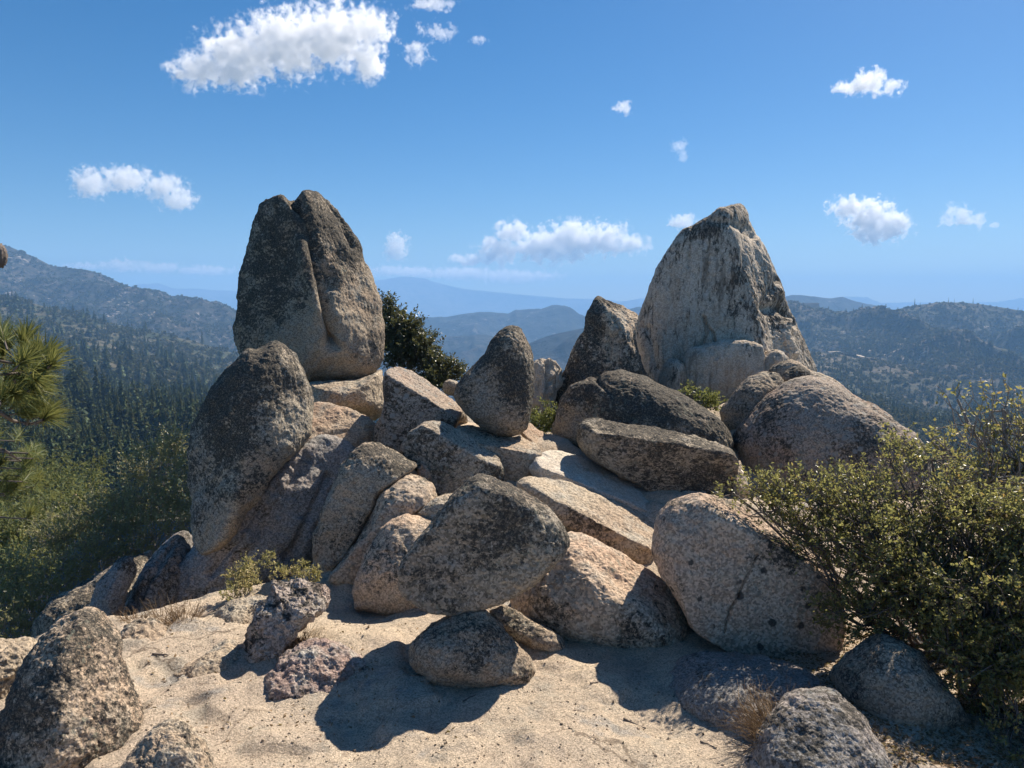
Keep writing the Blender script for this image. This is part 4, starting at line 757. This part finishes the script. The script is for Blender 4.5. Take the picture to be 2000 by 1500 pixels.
# ------------------------------------------------------------------ near pine reaching in from the left
def pine():
    rng = np.random.default_rng(77); base = np.array([-3.6, 2.6, -1.6]); root = thing('pine_tree', 'pine reaching long green needles in from the left edge of the picture', 'tree', base)
    top = base+[.1, .1, 6.]; V, F = tubes([bend(base, top, rng, 9, .05)], [np.linspace(.13, .05, 9)], 8); mk('trunk', V, F, M['bark'], root, loc=base)
    BP, BR, C, Dd, Ln = [], [], [], [], []
    D0 = 3.1
    def P(x, y, d=0): return at(x, y, D0+d)
    limbs = [([(-420,760),(-250,800),(-100,800),(0,805),(25,822),(60,828),(85,820)], .014), ([(-420,740),(-250,740),(-120,730),(-30,735),(40,728),(85,725),(98,715)], .010), ([(-400,700),(-200,700),(-60,690),(0,705),(40,712),(50,690)], .009), ([(-400,820),(-200,840),(-60,860),(10,880),(40,900)], .010)]
    for pts, w in limbs:
        q = np.array([P(x, y, .25*math.sin(i*1.7)) for i, (x, y) in enumerate(pts)]); BP.append(q); BR.append(np.linspace(w, w*.35, len(q)))
    tips = [(12,668,-30,-80,.0),(45,665,5,-90,.05),(52,700,0,-60,-.05),(90,690,12,-90,.1),(100,712,40,-60,.0),(78,740,70,-10,.05),(60,755,60,20,0),(30,770,50,30,-.1),(20,735,60,-40,.1),(88,815,55,-45,0),(92,800,30,-80,.1),(60,805,30,-70,.05),(35,790,50,-30,.1),(5,690,-10,-80,.1),(-15,730,-20,-70,0),(-20,790,20,-60,.1),(5,780,20,-80,-.1),(45,740,20,-50,.15),(70,720,50,-40,-.1),(-30,690,-40,-60,0),(0,650,10,-80,.1),(-30,840,10,-40,.2),(20,760,10,-60,.25)]
    tips = tips+[(x+rng.uniform(-24, 14), y+rng.uniform(-20, 22), dx+rng.uniform(-30, 30), dy+rng.uniform(-25, 25), dd+rng.uniform(-.15, .2)) for x, y, dx, dy, dd in tips]
    for x, y, dx, dy, dd in tips:
        a = P(x-dx*.35, y-dy*.35, dd); e = P(x, y, dd+rng.normal()*.03); BP.append(np.stack([a, (a+e)/2, e])); BR.append(np.array([.004, .0035, .003])); ax = unit(e-a); n = 120
        f = rng.random(n); C.append(a+(e-a)*(.35+.65*f[:, None])); Dd.append(unit(ax*rng.uniform(.5, 1.6, (n, 1))+unit(rng.normal(size=(n, 3)))*.75+rng.normal(size=3)*.12)); Ln.append(rng.uniform(.06, .13, n))
    cv, ct_ = ico(3); cp = at(-3, 499, 3.1); sc_ = 1+.28*np.abs(np.sin(cv[:, 2]*16)*np.cos(np.arctan2(cv[:, 1], cv[:, 0])*5)); mk('pine_cone', cp+cv*sc_[:, None]*np.array([.026, .026, .045]), ct_, M['bark'], root, smooth=False, loc=base)
    BP.append(np.stack([at(-200, 440, 3.1), at(-80, 452, 3.1), at(-6, 476, 3.1)])); BR.append(np.array([.008, .006, .004]))
    # duller lower spray, further back
    for _ in range(34):
        x, y = rng.uniform(-60, 95), rng.uniform(845, 1000); a = at(x-12, y+14, 5.2+rng.normal()*.2); e = at(x, y, 5.2+rng.normal()*.1); ax = unit(e-a+[0, 0, .03]); n = 110; f = rng.random(n)
        C.append(a+(e-a)*f[:, None]); Dd.append(unit(ax*rng.uniform(.5, 1.3, (n, 1))+unit(rng.normal(size=(n, 3)))*.8)); Ln.append(rng.uniform(.07, .12, n)); BP.append(np.stack([at(x-90, y+10, 5.3), a, e])); BR.append(np.array([.006, .004, .003]))
    C, Dd, Ln = np.concatenate(C), np.concatenate(Dd), np.concatenate(Ln); n = len(C); s = unit(np.cross(Dd, rng.normal(size=(n, 3)))); w = .0015
    g = np.array([0, 0, -1]); M1 = C+Dd*Ln[:, None]*.55; E = C+Dd*Ln[:, None]+g*Ln[:, None]*.06
    V = np.stack([C-s*w, C+s*w, M1+s*w, M1-s*w, E], 1); i = np.arange(n)[:, None]*5; ct = np.clip(np.repeat(rng.random(n), 5), 0, 1)
    mk('needles', V.reshape(-1, 3), [i+[0, 1, 2, 3], i+[3, 2, 4]], M['needle'], root, smooth=False, attrs={'tint': ct}, loc=base)
    V, F = tubes(BP, BR, 6); mk('branches', V, F, M['bark'], root, loc=base)
pine()

# ------------------------------------------------------------------ conifers and brush on the hillsides
def conifer_arrays(seed, lev=15, br=8, wid=.20, open_=.0):
    """one conifer, height 1: V, F, tint; drooping branch fans round a trunk"""
    rng = np.random.default_rng(seed); V, F, T_ = [], [], []; n = 0
    tr, tf = tubes([np.array([[0, 0, -.04], [.004, 0, .5], [0, 0, .97]])], [np.array([.018, .011, .003])], 4); V.append(tr); F.append(tf); T_.append(np.zeros(len(tr))); n += len(tr)
    for l in range(lev):
        f = l/(lev-1); z = .12+.85*f; R_ = wid*(1-f)**.75*(.8+.4*rng.random())+.012
        for _ in range(br):
            if rng.random() < open_: continue
            a = rng.uniform(0, 2*pi); d = np.array([cos(a), sin(a), 0]); s = np.array([-sin(a), cos(a), 0]); r = R_*rng.uniform(.6, 1.15); w = r*.42; zz = z+rng.normal()*.012; dr = -.22*r+rng.normal()*.1*r
            p = np.array([d*r*.12+[0, 0, zz+.02], d*r*.6-s*w+[0, 0, zz+dr*.4], d*r+[0, 0, zz+dr], d*r*.6+s*w+[0, 0, zz+dr*.4], d*r*.55+[0, 0, zz+.045]])
            V.append(p); F.append(np.array([[0, 1, 2, 4], [0, 4, 2, 3]])+n); n += 5; T_.append(np.full(5, rng.random()))
    return np.concatenate(V), np.concatenate(F), np.concatenate(T_)
CV = [conifer_arrays(s, l, b_, w, o) for s, l, b_, w, o in [(1, 16, 9, .19, .1), (2, 14, 9, .24, .15), (3, 18, 8, .15, .2), (4, 13, 8, .27, .25)]]
BV = []
for s in range(3):
    rng = np.random.default_rng(90+s); m = 34; u = unit(rng.normal(size=(m, 3))); u[:, 2] = np.abs(u[:, 2]); c = u*rng.uniform(.35, 1, (m, 1))*[1, 1, .75]; V, F = leaves(c, unit(rng.normal(size=(m, 3))+u), np.full(m, .62), np.full(m, .5), rng)
    BV.append((V, F, np.repeat(rng.random(m), 6)))
def scatter(key, n, seed, ylim=(0, 1e9), dens=None, xlim=(-60, 2060)):
    P, xs, t = HILLS[key]; rng = np.random.default_rng(seed); out = []
    nr, nx = P.shape[:2]
    cand = n*6; i = rng.random(cand)*(nr-1.01); j = rng.random(cand)*(nx-1.01); i0, j0 = i.astype(int), j.astype(int); fi, fj = (i-i0)[:, None], (j-j0)[:, None]
    Q = P[i0, j0]*(1-fi)*(1-fj)+P[i0+1, j0]*fi*(1-fj)+P[i0, j0+1]*(1-fi)*fj+P[i0+1, j0+1]*fi*fj
    X, Y, D = proj(Q); ok = (X > xlim[0]) & (X < xlim[1]) & (Y < ylim[1]) & (Y > ylim[0])
    if dens is not None: ok &= rng.random(cand) < dens(Q, X, Y, i/(nr-1))
    Q = Q[ok][:n]; return Q, X[ok][:n], Y[ok][:n], D[ok][:n], rng
def join(protos, Q, Hs, rng, tj=.3):
    VV, F_, T_, n = [], [], [], 0; which = rng.integers(0, len(protos), len(Q)); ang = rng.uniform(0, 2*pi, len(Q)); tb = rng.random(len(Q))
    for k, (V, F, T0) in enumerate(protos):
        s = np.where(which == k)[0]
        if not len(s): continue
        ca, sa = np.cos(ang[s])[:, None], np.sin(ang[s])[:, None]; X = V[None, :, 0]*ca-V[None, :, 1]*sa; Y = V[None, :, 0]*sa+V[None, :, 1]*ca
        P = np.stack([X, Y, np.broadcast_to(V[None, :, 2], X.shape)], -1)*Hs[s][:, None, None]+Q[s][:, None]
        VV.append(P.reshape(-1, 3)); F_.append((F[None]+(np.arange(len(s))*len(V))[:, None, None]+n).reshape(-1, F.shape[1])); n += len(s)*len(V); T_.append(np.clip(T0[None]*.6+tb[s][:, None]*.4, 0, 1).ravel())
    return np.concatenate(VV), np.concatenate(F_), np.concatenate(T_)
# left hillside: the 300 trees that show largest are things of their own
dA = lambda Q, X, Y, f: np.clip(.15+.9*np.clip((Y-(np.interp(X, *zip(*skyA))+70))/60, 0, 1)+.5*(vnoise(Q/55, 6) > .1), 0, 1)
Q, X, Y, D, rng = scatter('A', 2600, 5, (560, 1000), dA)
Hs = rng.uniform(9, 24, len(Q))*np.where(D < 260, .8, 1); size = Hs/D*((X > -15) & (X < 455) & (Y < 930) & (Y-Hs/D*1500 < 905)); order = np.argsort(-size); near, rest = order[:300], order[300:]
protos = []
for k, (V, F, T_) in enumerate(CV):
    me = mk('conifer', V, F, M['conifer'], smooth=False, attrs={'tint': T_}); protos.append(me)
looks = ['dark green conifer in the crowd of trees on the left hillside, full crown', 'broad dark conifer in the crowd of trees on the left hillside', 'narrow slender conifer in the crowd of trees on the left hillside', 'wide open-branched conifer in the crowd of trees on the left hillside']
for n_, i in enumerate(near):
    k = int(rng.integers(0, 4)) if n_ > 3 else n_
    o = protos[k] if n_ < 4 else protos[k].copy()
    if n_ >= 4: COL.objects.link(o)
    o.location = [float(c) for c in Q[i]]; o.scale = (float(Hs[i]),)*3; o.rotation_euler = (0, 0, float(rng.uniform(0, 6.28))); ix, iy = int(np.clip(X[i]//115, 0, 3)), int(np.clip((Y[i]-600)//70, 0, 3)); wh = ['behind the pine branch', 'left of middle', 'right of middle', 'beside the leaning boulder'][ix]; hv = ['high on the left hillside', 'on the left hillside, upper part', 'half way down the left hillside', 'low on the left hillside'][iy]; kd = ['full dark conifer', 'broad dark conifer', 'slender conifer', 'open-branched conifer'][k]
    tag(o, '%s %s, %s' % (kd, hv, wh), 'tree', '%ss %s, %s' % (kd, hv, wh))
V, F, T_ = join(CV, Q[rest], Hs[rest], rng); tag(mk('forest', V, F, M['conifer'], smooth=False, attrs={'tint': T_}), 'distant conifers covering the far part of the left hillside', 'forest', kind='stuff')
Q, X, Y, D, rng = scatter('A', 5200, 15, (560, 1000)); V, F, T_ = join(BV, Q, rng.uniform(1.5, 4.5, len(Q))*np.clip(D/350, .6, 1.6), rng); tag(mk('chaparral', V, F, M['brush'], smooth=False, attrs={'tint': T_}), 'low brush covering the left hillside between the trees', 'brush', kind='stuff')
# right-hand slopes
Q, X, Y, D, rng = scatter('G', 2400, 25, (680, 1000), lambda Q, X, Y, f: .25+.75*(vnoise(Q/70, 8) > -.15), (1560, 2060))
V, F, T_ = join(CV, Q, rng.uniform(6, 13, len(Q)), rng); tag(mk('forest', V, F, M['conifer'], smooth=False, attrs={'tint': T_}), 'scattered conifers on the valley side at right, behind the great dome', 'forest', kind='stuff')
Q, X, Y, D, rng = scatter('G', 5200, 35, (680, 1000), None, (1560, 2060)); V, F, T_ = join(BV, Q, rng.uniform(1.2, 3.6, len(Q))*np.clip(D/400, .5, 1.6), rng); tag(mk('chaparral', V, F, M['brush'], smooth=False, attrs={'tint': T_}), 'low brush on the valley side at right', 'brush', kind='stuff')
Q, X, Y, D, rng = scatter('F', 2600, 45, (600, 740), lambda Q, X, Y, f: .2+.8*(vnoise(Q/130, 8) > 0), (1540, 2060)); V, F, T_ = join(CV[:3], Q, rng.uniform(6, 12, len(Q)), rng); tag(mk('forest', V, F, M['conifer'], smooth=False, attrs={'tint': T_}), 'sparse distant trees on the broad hill at right', 'forest', kind='stuff')
Q, X, Y, D, rng = scatter('F', 6500, 55, (585, 740), None, (1540, 2060)); V, F, T_ = join(BV, Q, rng.uniform(2, 4.2, len(Q)), rng); tag(mk('chaparral', V, F, M['brush'], smooth=False, attrs={'tint': T_}), 'brush covering the broad hill at right', 'brush', kind='stuff')
Q, X, Y, D, rng = scatter('B', 3500, 65, (480, 740), None, (-60, 470)); V, F, T_ = join(BV, Q, rng.uniform(3, 7, len(Q)), rng); tag(mk('chaparral', V, F, M['brush'], smooth=False, attrs={'tint': T_}), 'brush dotted over the rocky ridge at left', 'brush', kind='stuff')
# lone trees standing on the right skyline
P, xs, t = HILLS['F']
for (px, hgt, lb) in [(1624,9,'lone small tree on the low saddle of the right skyline'),(1670,11,'left tree of the close pair on the right skyline'),(1678,12,'right tree of the close pair on the right skyline'),(1785,19,'tall thin tree on the left shoulder of the broad hill skyline'),(1797,8,'short tree just right of the tall thin skyline tree'),(1853,14,'left tree of the three on the hilltop skyline'),(1863,12,'middle tree of the three on the hilltop skyline'),(1899,16,'bare thin tree right of the hilltop on the skyline')]:
    i = int(np.argmin(np.abs(xs-px))); q = P[-2, i]; k = 2; V, F, T_ = CV[k]
    o = protos[k].copy(); COL.objects.link(o); o.location = [float(c) for c in q]; o.scale = (hgt*.7, hgt*.7, hgt*1.2); tag(o, lb, 'tree', 'lone trees on the right skyline')
# ------------------------------------------------------------------ haze
def box(name, lo, hi, mat):
    x0, y0, z0 = lo; x1, y1, z1 = hi; V = [(x, y, z) for z in (z0, z1) for y in (y0, y1) for x in (x0, x1)]
    return mk(name, V, np.array([[0,2,3,1],[4,5,7,6],[0,1,5,4],[2,6,7,3],[0,4,6,2],[1,3,7,5]]), mat, smooth=False)
hm = bpy.data.materials.new('haze_air'); hm.use_nodes = True; t = hm.node_tree; t.nodes.clear(); o_ = t.nodes.new('ShaderNodeOutputMaterial'); pv = t.nodes.new('ShaderNodeVolumePrincipled')
pv.inputs['Color'].default_value = (.31,.60,1,1); pv.inputs['Density'].default_value = 1.65e-4; pv.inputs['Anisotropy'].default_value = .0; t.links.new(pv.outputs[0], o_.inputs['Volume'])
hz = box('haze', (-12700, -12700, -720), (12700, 12700, 480), hm); tag(hz, 'pale blue air between the rocks and the far mountains', None, kind='stuff')

# ------------------------------------------------------------------ clouds: volumes far outside the haze
def cloud_mat(name, blobs, seed, dens, nsc, edge=.0):
    """blobs in object space: (x, y, z, rx, ry, rz)"""
    m = bpy.data.materials.new(name); m.use_nodes = True; t = m.node_tree; t.nodes.clear(); N = t.nodes.new; L = t.links.new
    out = N('ShaderNodeOutputMaterial'); tc = N('ShaderNodeTexCoord'); acc = None
    def mth(op, a, b_=None, c=None, clamp=False):
        d = N('ShaderNodeMath'); d.operation = op; d.use_clamp = clamp
        for k, v in enumerate((a, b_, c)):
            if v is None: continue
            if hasattr(v, 'is_output'): L(v, d.inputs[k])
            else: d.inputs[k].default_value = v
        return d.outputs[0]
    for (x, y, z, rx, ry, rz) in blobs:
        mp = N('ShaderNodeMapping'); mp.vector_type = 'POINT'; L(tc.outputs['Object'], mp.inputs[0])
        mp.inputs['Scale'].default_value = (1/rx, 1/ry, 1/rz); mp.inputs['Location'].default_value = (-x/rx, -y/ry, -z/rz)
        ln = N('ShaderNodeVectorMath'); ln.operation = 'LENGTH'; L(mp.outputs[0], ln.inputs[0]); f = mth('SUBTRACT', 1, ln.outputs['Value'])
        acc = f if acc is None else mth('SMOOTH_MAX', acc, f, .25)
    n = N('ShaderNodeTexNoise'); L(tc.outputs['Object'], n.inputs['Vector']); n.noise_dimensions = '4D'; n.inputs['W'].default_value = seed; n.inputs['Scale'].default_value = nsc; n.inputs['Detail'].default_value = 7; n.inputs['Roughness'].default_value = .66
    v = mth('ADD', acc, mth('MULTIPLY', mth('SUBTRACT', n.outputs['Fac'], .53+edge), 4.2)); d = mth('MULTIPLY', mth('MULTIPLY', v, 5., clamp=True), dens)
    pv = N('ShaderNodeVolumePrincipled'); pv.inputs['Color'].default_value = (.99,.99,.99,1); L(d, pv.inputs['Density']); pv.inputs['Anisotropy'].default_value = .35; L(pv.outputs[0], out.inputs['Volume'])
    return m
def cloud(label, D, blobs, dens=.05, nsc=None, seed=1., edge=0., thick=.8):
    """blobs in photo pixels: (x, y, rx, ry)"""
    B_ = np.array(blobs, float); cx = (B_[:, 0].min()+B_[:, 0].max())/2; cy = B_[:, 1].mean(); c = at(cx, cy, D); s = D/1500.
    bl = [((x-cx)*s, 0., -(y-cy)*s, rx*s, max(ry, .5*rx)*s*thick, ry*s) for x, y, rx, ry in B_]
    lo = np.array([min(b_[k]-b_[k+3]*1.25 for b_ in bl) for k in range(3)]); hi = np.array([max(b_[k]+b_[k+3]*1.25 for b_ in bl) for k in range(3)])
    m = cloud_mat('cloud_vapour', bl, seed, dens/s, nsc/s if nsc else .02/s, edge)
    o = box('cloud', lo, hi, m); o.location = [float(v) for v in c]; tag(o, label, 'cloud'); return o
cloud('large bright elongated cloud at the upper left, above the split spire', 9000, [(390,135,60,38),(470,110,80,55),(560,85,95,62),(650,75,90,60),(720,55,55,38),(720,120,32,42),(450,140,80,30)], .07, .05, 1.)
cloud('ragged wispy cloud just right of the large bright cloud', 9000, [(850,62,60,22),(815,105,36,34),(932,80,26,14)], .035, .06, 2., .09)
cloud('small ragged cloud high at left, level with the spire tip', 11000, [(175,358,34,30),(245,350,60,25),(320,365,45,26),(345,390,40,22)], .07, .075, 3.)
cloud('long grey-based cumulus in the middle, between the spires', 20500, [(920,508,40,14),(975,490,45,30),(1000,455,38,24),(1060,480,60,36),(1120,470,60,40),(1180,468,50,32),(1235,478,38,20)], .12, .06, 4.)
cloud('puffy grey-based cloud right of the fluted spire', 20500, [(1660,408,42,24),(1700,425,45,36),(1740,440,40,30),(1705,455,45,22)], .11, .07, 5.)
cloud('small bright cloud near the right edge', 20500, [(1870,420,36,24),(1905,432,30,16),(1945,440,22,7)], .045, .06, 6., .03)
cloud('small bright cloud high on the right', 12000, [(1665,170,34,18),(1700,160,36,26),(1740,170,26,16)], .06, .06, 7.)
cloud('little cloud touching the left shoulder of the fluted spire', 20500, [(1335,435,32,17)], .07, .07, 8.)
cloud('tiny isolated puff right of centre, high', 12000, [(1217,211,20,13)], .05, .08, 9.)
cloud('faint double wisp above the fluted spire', 12000, [(1325,285,16,14),(1332,303,14,12)], .02, .08, 10.)
cloud('small wispy tuft right of the split spire', 20500, [(775,480,24,26),(772,498,26,12)], .07, .09, 11.)
cloud('thin low cloud bank stretched along the horizon left of centre', 26000, [(800,532,90,14),(900,535,110,16),(1000,540,120,15),(760,528,60,12)], .07, .09, 12., .05)
cloud('faint low cloud bank above the left ridge', 26000, [(170,520,60,10),(240,518,60,17),(310,524,70,14),(400,528,80,12)], .06, .09, 13., .05)
cloud('small wisp at the top edge, centre', 9000, [(845,8,46,13)], .03, .06, 14.)
